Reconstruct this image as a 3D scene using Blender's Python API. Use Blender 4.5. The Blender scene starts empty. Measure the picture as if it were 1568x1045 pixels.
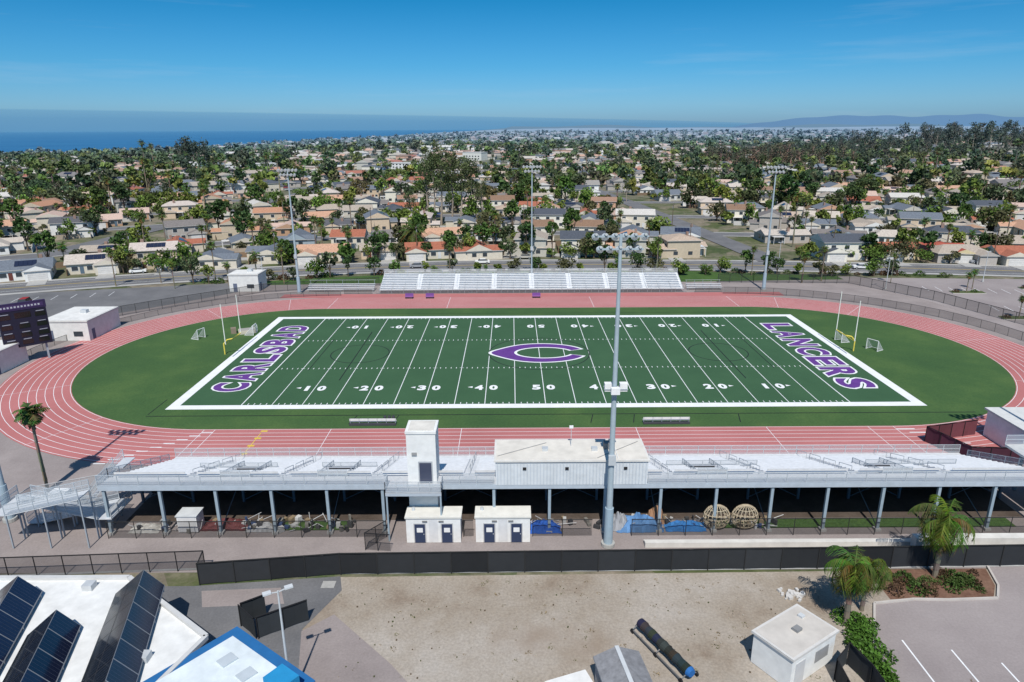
import bpy, math, random
import numpy as np
from mathutils import Vector, Matrix
R=random.Random(7); NR=np.random.default_rng(7)
scene=bpy.context.scene
rad=math.radians
# ---------------------------------------------------------------- materials
def newmat(name):
    m=bpy.data.materials.new(name); m.use_nodes=True
    nt=m.node_tree; nt.nodes.clear()
    o=nt.nodes.new('ShaderNodeOutputMaterial'); b=nt.nodes.new('ShaderNodeBsdfPrincipled')
    nt.links.new(b.outputs[0],o.inputs[0]); b.inputs['Roughness'].default_value=.8
    b.inputs['Specular IOR Level'].default_value=.25
    return m,nt,b,o
def pos(nt): return nt.nodes.new('ShaderNodeNewGeometry').outputs['Position']
def noise(nt,scale,detail=4,rough=.6,vec=None):
    n=nt.nodes.new('ShaderNodeTexNoise'); n.inputs['Scale'].default_value=scale
    n.inputs['Detail'].default_value=detail; n.inputs['Roughness'].default_value=rough
    nt.links.new(vec or pos(nt),n.inputs['Vector']); return n.outputs['Fac']
def ramp(nt,fac,stops,interp='LINEAR'):
    r=nt.nodes.new('ShaderNodeValToRGB'); r.color_ramp.interpolation=interp
    e=r.color_ramp.elements
    while len(e)>1: e.remove(e[0])
    e[0].position=stops[0][0]; c=stops[0][1]; e[0].color=(*c,1) if len(c)==3 else c
    for p,c in stops[1:]:
        x=e.new(p); x.color=(*c,1) if len(c)==3 else c
    nt.links.new(fac,r.inputs[0]); return r.outputs[0]
def mix(nt,f,a,b,mode='MIX'):
    m=nt.nodes.new('ShaderNodeMix'); m.data_type='RGBA'; m.blend_type=mode
    def s(sock,v):
        if isinstance(v,(int,float)): sock.default_value=v
        elif isinstance(v,tuple): sock.default_value=(*v,1)
        else: nt.links.new(v,sock)
    s(m.inputs[0],f); s(m.inputs[6],a); s(m.inputs[7],b); return m.outputs[2]
def math_(nt,op,a,b=None):
    m=nt.nodes.new('ShaderNodeMath'); m.operation=op
    for i,v in enumerate((a,b)):
        if v is None: continue
        if isinstance(v,(int,float)): m.inputs[i].default_value=v
        else: nt.links.new(v,m.inputs[i])
    return m.outputs[0]
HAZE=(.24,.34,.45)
def haze(nt,col,dist=4300.,hc=HAZE):  # aerial haze painted into the base colour by distance from the origin
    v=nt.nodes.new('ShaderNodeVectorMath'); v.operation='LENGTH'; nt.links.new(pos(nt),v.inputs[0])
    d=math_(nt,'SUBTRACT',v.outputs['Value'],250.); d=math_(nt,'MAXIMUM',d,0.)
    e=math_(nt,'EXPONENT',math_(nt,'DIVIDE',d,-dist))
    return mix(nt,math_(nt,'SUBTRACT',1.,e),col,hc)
def bump(nt,b,h,strength=.3,dist=.05):
    n=nt.nodes.new('ShaderNodeBump'); n.inputs['Strength'].default_value=strength; n.inputs['Distance'].default_value=dist
    nt.links.new(h,n.inputs['Height']); nt.links.new(n.outputs[0],b.inputs['Normal'])
def attrcol(nt):
    a=nt.nodes.new('ShaderNodeAttribute'); a.attribute_name='Col'; return a.outputs['Color']
def colmat(name,nscale=1.5,lo=.82,hi=1.1,rough=.75,metal=0,hz=True,spec=.25):
    m,nt,b,o=newmat(name)
    f=ramp(nt,noise(nt,nscale,5),[(.3,(lo,)*3),(.7,(hi,)*3)])
    c=mix(nt,1.,attrcol(nt),f,'MULTIPLY')
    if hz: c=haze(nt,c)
    nt.links.new(c,b.inputs['Base Color']); b.inputs['Roughness'].default_value=rough; b.inputs['Metallic'].default_value=metal
    b.inputs['Specular IOR Level'].default_value=spec
    return m
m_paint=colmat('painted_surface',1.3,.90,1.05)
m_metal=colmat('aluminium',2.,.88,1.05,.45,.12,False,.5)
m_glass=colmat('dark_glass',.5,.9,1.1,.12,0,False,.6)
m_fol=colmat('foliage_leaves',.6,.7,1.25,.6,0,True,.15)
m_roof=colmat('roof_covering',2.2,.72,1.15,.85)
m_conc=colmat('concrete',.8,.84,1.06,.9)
def chainmat():
    m,nt,b,o=newmat('chain_link_mesh')
    nt.links.new(attrcol(nt),b.inputs['Base Color']); b.inputs['Alpha'].default_value=.36
    return m
m_chain=chainmat()
MATS=[m_paint,m_metal,m_glass,m_chain,m_fol,m_roof,m_conc]
PAINT,METAL,GLASS,CHAIN,FOL,ROOF,CONC=range(7)
def groundmat(name,stops,scale=.15,fine=6.,fl=.85,fh=1.12,rough=.95,hz=False,bs=.0,big=None):
    m,nt,b,o=newmat(name)
    c=ramp(nt,noise(nt,scale,6,.65),stops)
    f=noise(nt,fine,4,.7)
    c=mix(nt,1.,c,ramp(nt,f,[(.3,(fl,)*3),(.7,(fh,)*3)]),'MULTIPLY')
    if big:
        c=mix(nt,ramp(nt,noise(nt,big[0],5,.6),[(big[1],(0,0,0)),(big[1]+.12,(.8,.8,.8))]),c,big[2])
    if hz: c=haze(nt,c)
    nt.links.new(c,b.inputs['Base Color']); b.inputs['Roughness'].default_value=rough
    if bs: bump(nt,b,f,bs)
    return m
m_turf=groundmat('artificial_turf',[(.3,(.037,.093,.044)),(.7,(.047,.112,.053))],.12,9.,.88,1.1)
m_dzone=groundmat('turf_end_area',[(.3,(.040,.090,.030)),(.5,(.052,.108,.033)),(.68,(.078,.138,.040))],.07,3.,.8,1.15)
m_track=groundmat('track_rubber',[(.25,(.37,.13,.125)),(.5,(.43,.155,.15)),(.75,(.49,.19,.185))],.06,5.,.92,1.06)
m_white=groundmat('white_paint',[(.3,(.70,.71,.72)),(.7,(.82,.82,.82))],.5,8.,.92,1.04)
m_dark=groundmat('dark_line',[(.3,(.01,.015,.02)),(.7,(.02,.02,.025))],.5)
m_purple=groundmat('purple_paint',[(.3,(.10,.035,.20)),(.7,(.14,.05,.26))],.5)
m_yel=groundmat('yellow_paint',[(.3,(.6,.42,.06)),(.7,(.7,.5,.1))],.5)
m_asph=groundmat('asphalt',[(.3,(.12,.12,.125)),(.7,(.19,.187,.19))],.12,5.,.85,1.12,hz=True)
m_pav=groundmat('apron_paving',[(.3,(.24,.205,.195)),(.7,(.33,.285,.27))],.15,5.,.88,1.1)
m_lot=groundmat('parking_lot',[(.3,(.25,.215,.21)),(.7,(.33,.29,.28))],.09,5.,.9,1.08)
m_grav=groundmat('gravel_lot',[(.28,(.22,.165,.12)),(.42,(.32,.27,.215)),(.6,(.39,.345,.295)),(.75,(.42,.385,.345))],.11,4.6,.78,1.14,bs=.3,big=(.045,.56,(.25,.19,.14)))
m_lawn=groundmat('lawn',[(.3,(.04,.09,.02)),(.7,(.07,.13,.03))],.3,3.,.6,1.3)
m_concs=groundmat('concrete_slab',[(.3,(.34,.33,.31)),(.7,(.45,.44,.42))],.2,3.,.85,1.1)
def terrainmat():
    m,nt,b,o=newmat('suburban_ground')
    p=pos(nt)
    c1=ramp(nt,noise(nt,.05,8,.7,p),[(.32,(.05,.08,.02)),(.45,(.09,.10,.04)),(.53,(.24,.20,.15)),(.6,(.08,.11,.035)),(.72,(.29,.25,.2))])
    v=nt.nodes.new('ShaderNodeTexVoronoi'); v.inputs['Scale'].default_value=.09; nt.links.new(p,v.inputs['Vector'])
    c2=ramp(nt,v.outputs['Color'],[(.0,(.05,.08,.03)),(.4,(.09,.11,.045)),(.6,(.24,.2,.155)),(.9,(.33,.31,.29))],'CONSTANT')
    c=mix(nt,.45,c1,c2)
    c=mix(nt,1.,c,ramp(nt,noise(nt,.6,4),[(.3,(.7,)*3),(.7,(1.2,)*3)]),'MULTIPLY')
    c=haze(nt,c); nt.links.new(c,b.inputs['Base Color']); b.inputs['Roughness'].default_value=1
    return m
m_terr=terrainmat()
# ---------------------------------------------------------------- mesh builder
def make_obj(name,T,mats=None,loc=(0,0,0),rotz=0,scale=1):
    me=mesh_from(name,T,mats); return place(name,me,loc,rotz,scale)
def place(name,me,loc=(0,0,0),rotz=0,scale=1):
    o=bpy.data.objects.new(name,me); o.location=loc; o.rotation_euler=(0,0,rotz)
    o.scale=(scale,)*3 if isinstance(scale,(int,float)) else scale
    scene.collection.objects.link(o); return o
def mesh_from(name,T,mats=None):
    V,L,N,C,M=T
    me=bpy.data.meshes.new(name)
    me.vertices.add(len(V)); me.vertices.foreach_set('co',np.ascontiguousarray(V,dtype=np.float32).ravel())
    me.loops.add(len(L)); me.loops.foreach_set('vertex_index',L.astype(np.int32))
    me.polygons.add(len(N)); st=np.zeros(len(N),np.int32); st[1:]=np.cumsum(N)[:-1]
    me.polygons.foreach_set('loop_start',st)
    for m in (mats or MATS): me.materials.append(m)
    me.polygons.foreach_set('material_index',M.astype(np.int32))
    me.update(calc_edges=True)
    me.polygons.foreach_set('use_smooth',np.zeros(len(N),bool))
    a=me.attributes.new('Col','FLOAT_COLOR','CORNER')
    cc=np.ones((len(L),4),np.float32); cc[:,:3]=np.repeat(C,N,axis=0)
    a.data.foreach_set('color',cc.ravel())
    return me
class B:
    def __init__(s): s.V=[];s.F=[];s.C=[];s.M=[]
    def face(s,pts,c,m=0):
        i=len(s.V); s.V+=[tuple(p) for p in pts]; s.F.append(list(range(i,i+len(pts)))); s.C.append(c); s.M.append(m)
    def hexa(s,P,c,m=0,skip=()):
        i=len(s.V); s.V+=[tuple(p) for p in P]
        for k,f in enumerate(((0,3,2,1),(4,5,6,7),(0,1,5,4),(1,2,6,5),(2,3,7,6),(3,0,4,7))):
            if k in skip: continue
            s.F.append([i+j for j in f]); s.C.append(c); s.M.append(m)
    def box(s,x0,x1,y0,y1,z0,z1,c,m=0):
        s.hexa([(x0,y0,z0),(x1,y0,z0),(x1,y1,z0),(x0,y1,z0),(x0,y0,z1),(x1,y0,z1),(x1,y1,z1),(x0,y1,z1)],c,m)
    def obox(s,cx,cy,z0,z1,w,d,yaw,c,m=0):
        ca,sa=math.cos(yaw),math.sin(yaw)
        q=[(cx+ca*a-sa*b_,cy+sa*a+ca*b_) for a,b_ in ((-w/2,-d/2),(w/2,-d/2),(w/2,d/2),(-w/2,d/2))]
        s.hexa([(x,y,z0) for x,y in q]+[(x,y,z1) for x,y in q],c,m)
    def prism(s,poly,z0,z1,c,m=0,ctop=None,mtop=None):
        n=len(poly)
        for i in range(n):
            a,b_=poly[i],poly[(i+1)%n]; s.face([(a[0],a[1],z0),(b_[0],b_[1],z0),(b_[0],b_[1],z1),(a[0],a[1],z1)],c,m)
        s.face([(p[0],p[1],z1) for p in poly],ctop or c,m if mtop is None else mtop)
    def beam(s,p0,p1,w,h,c,m=0):
        p0=Vector(p0);p1=Vector(p1);d=(p1-p0).normalized()
        up=Vector((0,0,1)) if abs(d.z)<.95 else Vector((0,1,0))
        sd=d.cross(up).normalized()*w/2; u=sd.cross(d).normalized()*h/2
        s.hexa([p0-sd-u,p0+sd-u,p1+sd-u,p1-sd-u,p0-sd+u,p0+sd+u,p1+sd+u,p1-sd+u],c,m)
    def cyl(s,p0,p1,r0,r1,n,c,m=0,caps=True):
        p0=Vector(p0);p1=Vector(p1);d=(p1-p0).normalized()
        up=Vector((0,0,1)) if abs(d.z)<.95 else Vector((0,1,0))
        a=d.cross(up).normalized(); b_=d.cross(a)
        i=len(s.V)
        for p,r in ((p0,r0),(p1,r1)):
            for k in range(n):
                t=2*math.pi*k/n; s.V.append(tuple(p+a*math.cos(t)*r+b_*math.sin(t)*r))
        for k in range(n):
            s.F.append([i+k,i+(k+1)%n,i+n+(k+1)%n,i+n+k]); s.C.append(c); s.M.append(m)
        if caps:
            s.F.append([i+k for k in range(n)]); s.C.append(c); s.M.append(m)
            s.F.append([i+n+k for k in reversed(range(n))]); s.C.append(c); s.M.append(m)
    def T(s):
        return (np.array(s.V,float).reshape(-1,3),np.array([i for f in s.F for i in f],int),np.array([len(f) for f in s.F],int),
                np.array([c[:3] for c in s.C],float).reshape(-1,3),np.array(s.M,int))
    def obj(s,name,**k): return make_obj(name,s.T(),**k)
def concat(Ts):
    Vs,Ls,o=[],[],0
    for T in Ts: Vs.append(T[0]); Ls.append(T[1]+o); o+=len(T[0])
    return (np.concatenate(Vs),np.concatenate(Ls),np.concatenate([T[2] for T in Ts]),np.concatenate([T[3] for T in Ts]),np.concatenate([T[4] for T in Ts]))
def xf(T,p,yaw=0,s=1.,tint=1.):
    V=T[0]; ca,sa=math.cos(yaw),math.sin(yaw)
    W=np.empty_like(V); W[:,0]=(V[:,0]*ca-V[:,1]*sa)*s+p[0]; W[:,1]=(V[:,0]*sa+V[:,1]*ca)*s+p[1]; W[:,2]=V[:,2]*s+p[2]
    return (W,T[1],T[2],T[3]*np.array(tint),T[4])
def sheet(name,pts,z,mat):
    b=B(); b.face([(x,y,z) for x,y in pts],(1,1,1),0); return make_obj(name,b.T(),[mat])
def rect(x0,x1,y0,y1): return [(x0,y0),(x1,y0),(x1,y1),(x0,y1)]
# ---------------------------------------------------------------- terrain
def ss(a,b_,x):
    t=np.clip((x-a)/(b_-a),0,1); return t*t*(3-2*t)
def coast(y): return np.interp(y,[0,2500,3500,8400,20000],[-2450,-2250,-1750,-1500,-900])
def gz(x,y):
    x=np.asarray(x,float);y=np.asarray(y,float)
    d=np.hypot(x,y); a=ss(190,650,d)*(y>-150)
    z=a*(3.0*np.sin(x/130+1)*np.cos(y/170)+2.*np.sin((x+y)/95))
    z=z-20*ss(500,2500,y)-34*ss(200,1900,-x)*ss(150,1500,y)
    z=z+16*np.exp(-((x-750)/380)**2-((y-850)/350)**2)
    z=z+9*np.exp(-((x+100)/260)**2-((y-1000)/220)**2)
    z=z+44*ss(3000,9000,y)*ss(-900,1500,x-coast(y)-400)*(1+.3*np.sin(x/700)*np.cos(y/900+1))
    z=z-45*ss(-60,300,coast(y)-x)
    return z
ax=np.concatenate([-np.geomspace(30000,440,45),np.arange(-430,431,10.),np.geomspace(440,30000,45)])
ay=np.concatenate([[-2000,-600,-300],np.arange(-200,701,10.),np.geomspace(712,17000,110)])
X,Y=np.meshgrid(ax,ay); Z=gz(X,Y)-.06
V=np.stack([X,Y,Z],-1).reshape(-1,3); nx=len(ax);ny=len(ay)
i0=(np.arange(ny-1)[:,None]*nx+np.arange(nx-1)).ravel()
L=np.stack([i0,i0+1,i0+nx+1,i0+nx],1).ravel()
make_obj('ground_terrain',(V,L,np.full(len(i0),4),np.ones((len(i0),3)),np.zeros(len(i0),int)),[m_terr])
# sea
m,nt,b_,o=newmat('sea_water')
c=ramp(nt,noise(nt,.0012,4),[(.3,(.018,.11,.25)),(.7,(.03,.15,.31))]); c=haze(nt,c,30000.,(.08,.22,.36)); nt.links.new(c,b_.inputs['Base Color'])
b_.inputs['Roughness'].default_value=.6; b_.inputs['Specular IOR Level'].default_value=.12; m_sea=m
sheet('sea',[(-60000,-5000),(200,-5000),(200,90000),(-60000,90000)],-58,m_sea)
# marine fog bank lying on the sea horizon
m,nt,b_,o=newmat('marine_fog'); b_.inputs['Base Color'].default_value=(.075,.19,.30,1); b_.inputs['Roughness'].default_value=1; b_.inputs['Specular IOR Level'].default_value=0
bb=B(); n=80; prev=None
for i in range(n+1):
    x=-75000+i*(95000/n); t=min(1,max(0,(20000-x)/75000)); h=350+1750*t**.8
    cur=[(x,58000,-60),(x,58000+h*.5,h*.62),(x,58000+h,h)]
    if prev:
        for k in range(2): bb.face([prev[k],cur[k],cur[k+1],prev[k+1]],(1,1,1),0)
    prev=cur
fogm=m
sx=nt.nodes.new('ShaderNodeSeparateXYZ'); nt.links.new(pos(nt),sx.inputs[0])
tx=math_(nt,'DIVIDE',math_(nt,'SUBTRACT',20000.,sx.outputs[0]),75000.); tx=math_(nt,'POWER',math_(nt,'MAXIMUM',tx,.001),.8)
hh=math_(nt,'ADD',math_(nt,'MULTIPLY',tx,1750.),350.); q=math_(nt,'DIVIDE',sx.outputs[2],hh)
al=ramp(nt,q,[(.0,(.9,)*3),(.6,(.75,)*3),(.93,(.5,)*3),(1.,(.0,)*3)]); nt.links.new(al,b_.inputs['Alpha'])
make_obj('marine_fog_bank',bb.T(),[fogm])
# mountains
def ridge(name,x0,x1,y0,fn,col,depth=3000):
    bb=B(); n=200; prev=None
    for i in range(n+1):
        x=x0+(x1-x0)*i/n; h=fn(x)
        cur=[(x,y0,-60),(x,y0+depth*.5,h),(x,y0+depth,-60)]
        if prev:
            for k in range(2): bb.face([prev[k],cur[k],cur[k+1],prev[k+1]],col)
        prev=cur
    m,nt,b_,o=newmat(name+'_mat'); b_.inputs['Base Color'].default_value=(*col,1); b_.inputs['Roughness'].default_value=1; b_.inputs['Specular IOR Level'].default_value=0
    return make_obj(name,bb.T(),[m])
def mfn(x):
    t=(x-5500)/14000
    if t<0: return -60
    e=min(1,t*6)
    return -60+e*(330+95*math.exp(-((x-8800)/900)**2)+55*math.sin(x/1500)+32*math.sin(x/520+1)+16*math.sin(x/210)+120*min(1,max(0,t-.3)))
ridge('mountain_range',5500,30000,19000,mfn,(.10,.19,.30))  # blue of distance haze is put into the ridge colour, far_hills too
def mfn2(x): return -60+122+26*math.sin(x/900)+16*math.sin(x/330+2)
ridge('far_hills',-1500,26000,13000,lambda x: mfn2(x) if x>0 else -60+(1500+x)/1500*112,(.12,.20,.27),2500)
# ---------------------------------------------------------------- paving around stadium
sheet('stadium_apron_pavement',[(-118,-64.9),(62,-64.9),(118,-30),(118,30),(90,66),(-70,60),(-118,40)],-.03,m_pav)
HS=47.5
def stad(r,n=48,hs=HS):
    P=[]
    for i in range(n+1):
        t=-math.pi/2+math.pi*i/n; P.append((hs+r*math.cos(t),r*math.sin(t)))
    for i in range(n+1):
        t=math.pi/2+math.pi*i/n; P.append((-hs+r*math.cos(t),r*math.sin(t)))
    return P
def ring(name,r0,r1,z,mat,hs=HS):
    a=stad(r0,hs=hs); c=stad(r1,hs=hs); bb=B(); n=len(a)
    for i in range(n):
        j=(i+1)%n; bb.face([(*a[i],z),(*a[j],z),(*c[j],z),(*c[i],z)][::-1],(1,1,1))
    return make_obj(name,bb.T(),[mat])
sheet('infield_turf',stad(33),0.0,m_dzone)
ring('running_track',33,43.6,.004,m_track)
sheet('track_straight_widening',rect(-62,62,43.65,47.6),.0,m_track)
bb=B()
for k in range(10):
    r=33.12+k*1.13
    a=stad(r); c=stad(r+.075); n=len(a)
    for i in range(n):
        j=(i+1)%n; bb.face([(*c[i],.008),(*c[j],.008),(*a[j],.008),(*a[i],.008)],(1,1,1))
def line(x0,y0,x1,y1,w,z,bb=bb):
    d=Vector((x1-x0,y1-y0)).normalized(); s=Vector((-d.y,d.x))*w/2
    bb.face([(x0-s.x,y0-s.y,z),(x1-s.x,y1-s.y,z),(x1+s.x,y1+s.y,z),(x0+s.x,y0+s.y,z)],(1,1,1))
for x in (-47.5,-46,47.5,30,12,-12,-30,44): line(x,-43.5,x,-33.1,.07,.012)
for x in (-47.5,47.5,-20,14): line(x,33.1,x,43.5,.07,.012)
for sx in (-1,1):
    for a in (30,62,100,140,165):
        t=rad(-90+a)*1; 
        line(sx*(HS+33.1*math.cos(t)),33.1*math.sin(t),sx*(HS+43.5*math.cos(t)),43.5*math.sin(t),.06,.012)
    for k in range(9):
        line(sx*47.5+sx*(k*1.2),-34-k*1.13,sx*48+sx*(k*1.2)+2.,-34-k*1.13,.2,.014)
make_obj('track_lane_markings',bb.T(),[m_white])
bb=B()
for k in range(9):
    y=-33.7-k*1.13
    if k%2==0: 
        line(-39.5-.05*k,y,-38.6-.05*k,y,.45,.014,bb)
line(-39.3,-42.5,-39.3,-34.2,.12,.016,bb)
make_obj('track_exchange_marks',bb.T(),[m_yel])
# football field
sheet('football_field_turf',rect(-54.9,54.9,-24.4,24.4),.006,m_turf)
bb=B(); z=.010
W=1.55; ox,oy=54.9,24.4
for x0,x1,y0,y1 in ((-ox-W,ox+W,-oy-W,-oy),(-ox-W,ox+W,oy,oy+W),(-ox-W,-ox,-oy,oy),(ox,ox+W,-oy,oy)):
    bb.face([(x0,y0,z),(x1,y0,z),(x1,y1,z),(x0,y1,z)],(1,1,1))
for k in range(-10,11):
    x=k*4.572; w=.11 if abs(k)<10 else .16
    line(x,-oy+.03,x,oy-.03,w,z,bb)
for yy in range(-49,50):
    if yy%5==0: continue
    x=yy*.9144
    for y,l in ((-oy+.4,.6),(oy-.4,.6),(-8.13,.6),(8.13,.6)): line(x,y-l/2,x,y+l/2,.11,z,bb)
for k in range(-9,10):
    x=k*4.572
    for y in (-8.13,8.13): line(x-.35,y,x-.08,y,.12,z,bb); line(x+.08,y,x+.35,y,.12,z,bb)
make_obj('field_yard_markings',bb.T(),[m_white])
bb=B(); z=.017
def circ(cx,cy,r,w,bb,a0=0,a1=360,n=56,z=z):
    for i in range(n):
        t0=rad(a0+(a1-a0)*i/n);t1=rad(a0+(a1-a0)*(i+1)/n)
        bb.face([(cx+r*math.cos(t0),cy+r*math.sin(t0),z),(cx+(r+w)*math.cos(t0),cy+(r+w)*math.sin(t0),z),(cx+(r+w)*math.cos(t1),cy+(r+w)*math.sin(t1),z),(cx+r*math.cos(t1),cy+r*math.sin(t1),z)],(1,1,1))
circ(0,0,9.15,.16,bb)
for sx in (-1,1):
    circ(sx*33,0,5.2,.16,bb); 
    line(sx*33.5,-14,sx*33.5,14,.16,z+.004,bb); line(sx*40,-9,sx*40,9,.12,z+.004,bb)
line(-58,-28.4,62,-28.4,.18,z,bb); line(-58,-27.9,-58,-22,.12,z,bb)
line(-50,28.2,50,28.2,.12,z,bb)
for x in (-28,-22,6,12,27): line(x,-31.5,x+.6,-28.6,.12,z+.004,bb)
make_obj('soccer_lacrosse_lines',bb.T(),[m_dark])
def textmesh(s,off):
    cu=bpy.data.curves.new('t','FONT'); cu.body=s; cu.align_x='CENTER'; cu.align_y='CENTER'; cu.offset=off; cu.fill_mode='FRONT'
    cu.resolution_u=4
    o=bpy.data.objects.new('t',cu); scene.collection.objects.link(o)
    me=bpy.data.meshes.new_from_object(o); bpy.data.objects.remove(o); 
    v=np.array([x.co[:] for x in me.vertices]); 
    f=[list(p.vertices) for p in me.polygons]
    L=np.array([i for q in f for i in q]);N=np.array([len(q) for q in f])
    v=v.reshape(-1,3)
    return v,L,N
def place_text(s,cx,cy,z,w,h,yaw,off=.03,pad=0):
    v,L,N=textmesh(s,off)
    v0,_,_=textmesh(s,off-pad if pad else off)
    mn=v0.min(0);mx=v0.max(0)
    u=(v[:,0]-(mn[0]+mx[0])/2)/(mx[0]-mn[0])*w; q=(v[:,1]-(mn[1]+mx[1])/2)/(mx[1]-mn[1])*h
    ca,sa=math.cos(yaw),math.sin(yaw)
    V=np.stack([cx+u*ca-q*sa,cy+u*sa+q*ca,np.full(len(u),z)],1)
    return (V,L,N,np.ones((len(N),3)),np.zeros(len(N),int))
Ts=[]
for k in range(-8,9,2):
    n=50-abs(k)*5; x=k*4.572
    for d,ch in ((-1,str(n)[0]),(1,'0')):
        wd=.6 if ch=='1' else 1.35
        Ts.append(place_text(ch,x+d*1.15,-17.6,.021,wd,2.1,0,.05))
        Ts.append(place_text(ch,x-d*1.15,17.6,.021,wd,2.1,math.pi,.05))
    if k:
        s=-1 if k<0 else 1
        for y in (-17.4,17.4):
            b3=B(); b3.face([(x+s*2.2,y-.35,.021),(x+s*2.2,y+.35,.021),(x+s*3.,y,.021)],(1,1,1)); Ts.append(b3.T())
make_obj('field_yard_numbers',concat(Ts),[m_white])
Tw=[];Tp=[]
for word,cx,yaw in (('CARLSBAD',-50.3,math.pi/2),('LANCERS',50.3,-math.pi/2)):
    n=len(word); pit=38.5/n
    for i,ch in enumerate(word):
        t=(i-(n-1)/2)*pit; cy=t if yaw>0 else -t
        Tw.append(place_text(ch,cx,cy,.021,pit*.80,5.6,yaw,.085,.045))
        Tp.append(place_text(ch,cx,cy,.026,pit*.80,5.6,yaw,.04))
make_obj('end_zone_lettering_outline',concat(Tw),[m_white]); make_obj('end_zone_lettering',concat(Tp),[m_purple])
def clogo(grow,z):
    bb=B(); a=8.0+grow; b2=5.3+grow*.75; ai=5.5-grow; bi=3.3-grow*.8
    n=60; g=22-grow*4
    for i in range(n):
        P=[]
        for t in (g+(360-2*g)*i/n, g+(360-2*g)*(i+1)/n):
            r=rad(t); cs,sn=math.cos(r),math.sin(r)
            tip=1+.15*max(0,-cs)**10
            P.append(((a*cs*tip+.4,b2*sn*(1-.12*max(0,-cs)**3),z),(ai*cs+.9,bi*sn,z)))
        bb.face([P[0][0],P[1][0],P[1][1],P[0][1]],(1,1,1))
    return bb
make_obj('midfield_logo_outline',clogo(.5,.022).T(),[m_white]); make_obj('midfield_logo',clogo(0,.027).T(),[m_purple])
# ---------------------------------------------------------------- small builders
def fence(name,pts,h=1.2,sp=3.,col=(.02,.02,.02),pm=CHAIN,pc=None,r=.04,z0=0.,rail=True,closed=False):
    bb=B(); pc=pc or col
    if closed: pts=pts+[pts[0]]
    for (x0,y0),(x1,y1) in zip(pts[:-1],pts[1:]):
        l=math.hypot(x1-x0,y1-y0)
        if l<.05: continue
        n=max(1,round(l/sp))
        for i in range(n):
            x=x0+(x1-x0)*i/n;y=y0+(y1-y0)*i/n
            bb.cyl((x,y,z0),(x,y,z0+h+.05),r,r,5,pc,PAINT)
        if rail: bb.beam((x0,y0,z0+h),(x1,y1,z0+h),r*1.6,r*1.6,pc,PAINT)
        nx,ny=-(y1-y0)/l*.03,(x1-x0)/l*.03
        if pm==PAINT:
            for i in range(n):
                a=(x0+(x1-x0)*i/n+nx*1.5,y0+(y1-y0)*i/n+ny*1.5); c2=(x0+(x1-x0)*(i+1)/n+nx*1.5,y0+(y1-y0)*(i+1)/n+ny*1.5); mx_=((a[0]+c2[0])/2+nx*2,(a[1]+c2[1])/2+ny*2)
                k=R.uniform(.7,1.5); cc=tuple(q*k for q in col); sg=R.uniform(.02,.1)
                bb.face([(*a,z0+.06),(*mx_,z0+.06),(*mx_,z0+h-.06-sg),(*a,z0+h-.05)],cc,pm); bb.face([(*mx_,z0+.06),(*c2,z0+.06),(*c2,z0+h-.05),(*mx_,z0+h-.06-sg)],cc,pm)
        else:
            bb.face([(x0+nx,y0+ny,z0+.05),(x1+nx,y1+ny,z0+.05),(x1+nx,y1+ny,z0+h-.04),(x0+nx,y0+ny,z0+h-.04)],col,pm)
    return bb.obj(name)
GRY=(.32,.36,.40); LG=(.55,.57,.58); WH=(.78,.78,.77); BK=(.02,.02,.022); ALU=(.62,.64,.66)
def floodpole(name,x,y,h,base_r=.45,rot=0):
    bb=B(); c=(.36,.43,.47)
    bb.cyl((0,0,-.1),(0,0,4.2),base_r,base_r*.92,16,(.33,.42,.48),PAINT)
    bb.cyl((0,0,4.2),(0,0,h),base_r*.68,.14,14,c,PAINT)
    bb.cyl((0,0,0),(0,0,.35),base_r*1.5,base_r*1.5,16,(.4,.4,.38),CONC)
    for z,n in ((h-.2,6),(h-1.3,5)):
        w=(n-1)*.85/2+.3
        bb.beam((-w,0,z),(w,0,z),.14,.14,c,PAINT)
        for i in range(n):
            X=(i-(n-1)/2)*.85
            for s in ((1,) if y<0 else (-1,)):
                bb.cyl((X,.1*s,z+.1),(X,.55*s,z-.12),.14,.34,10,(.75,.76,.75),METAL)
                bb.cyl((X,.1*s,z+.1),(X,-.2*s,z+.2),.17,.12,8,(.4,.42,.42),PAINT)
    bb.box(-.35,.35,-.5,-.2,9.,10.,(.45,.48,.5),PAINT)
    return bb.obj(name,loc=(x,y,0),rotz=rot)
floodpole('stadium_light_pole',4.4,-60.9,30.8)
floodpole('stadium_light_pole',-58.4,-55.8,30.5)
floodpole('stadium_light_pole',59.5,-52.,30.5)
floodpole('stadium_light_pole',-58.5,48.5,30.5)
floodpole('stadium_light_pole',59.,50.,30.5)
floodpole('stadium_light_pole',.3,58.5,30.5,.3)
bb=B()
for dx in (-.85,.55): bb.box(dx,dx+.7,.3,.9,0,.75,WH,PAINT); bb.box(dx+.08,dx+.62,.9,.92,.08,.67,(.1,.1,.1))
bb.beam((-.9,.3,.2),(1.3,.3,.2),.1,.1,GRY); bb.box(-.4,.4,-.8,-.3,.1,.7,WH)
bb.obj('loudspeaker_cluster',loc=(4.4,-60.9,16.2))
def goal(x,s):
    bb=B(); Yc=(.75,.6,.1)
    bb.cyl((x+s*1.9,0,0),(x+s*1.9,0,2.),.11,.11,10,Yc); 
    bb.cyl((x+s*1.9,0,2.),(x+s*1.2,0,2.8),.11,.11,10,Yc); bb.cyl((x+s*1.2,0,2.8),(x,0,3.05),.11,.1,10,Yc)
    bb.cyl((x,-3.55,3.05),(x,3.55,3.05),.1,.1,10,Yc)
    for y in (-3.55,3.55): bb.cyl((x,y,3.05),(x,y,10.4),.085,.07,8,(.8,.8,.72))
    bb.obj('goal_post')
goal(-56.,-1); goal(56.,1)
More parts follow.
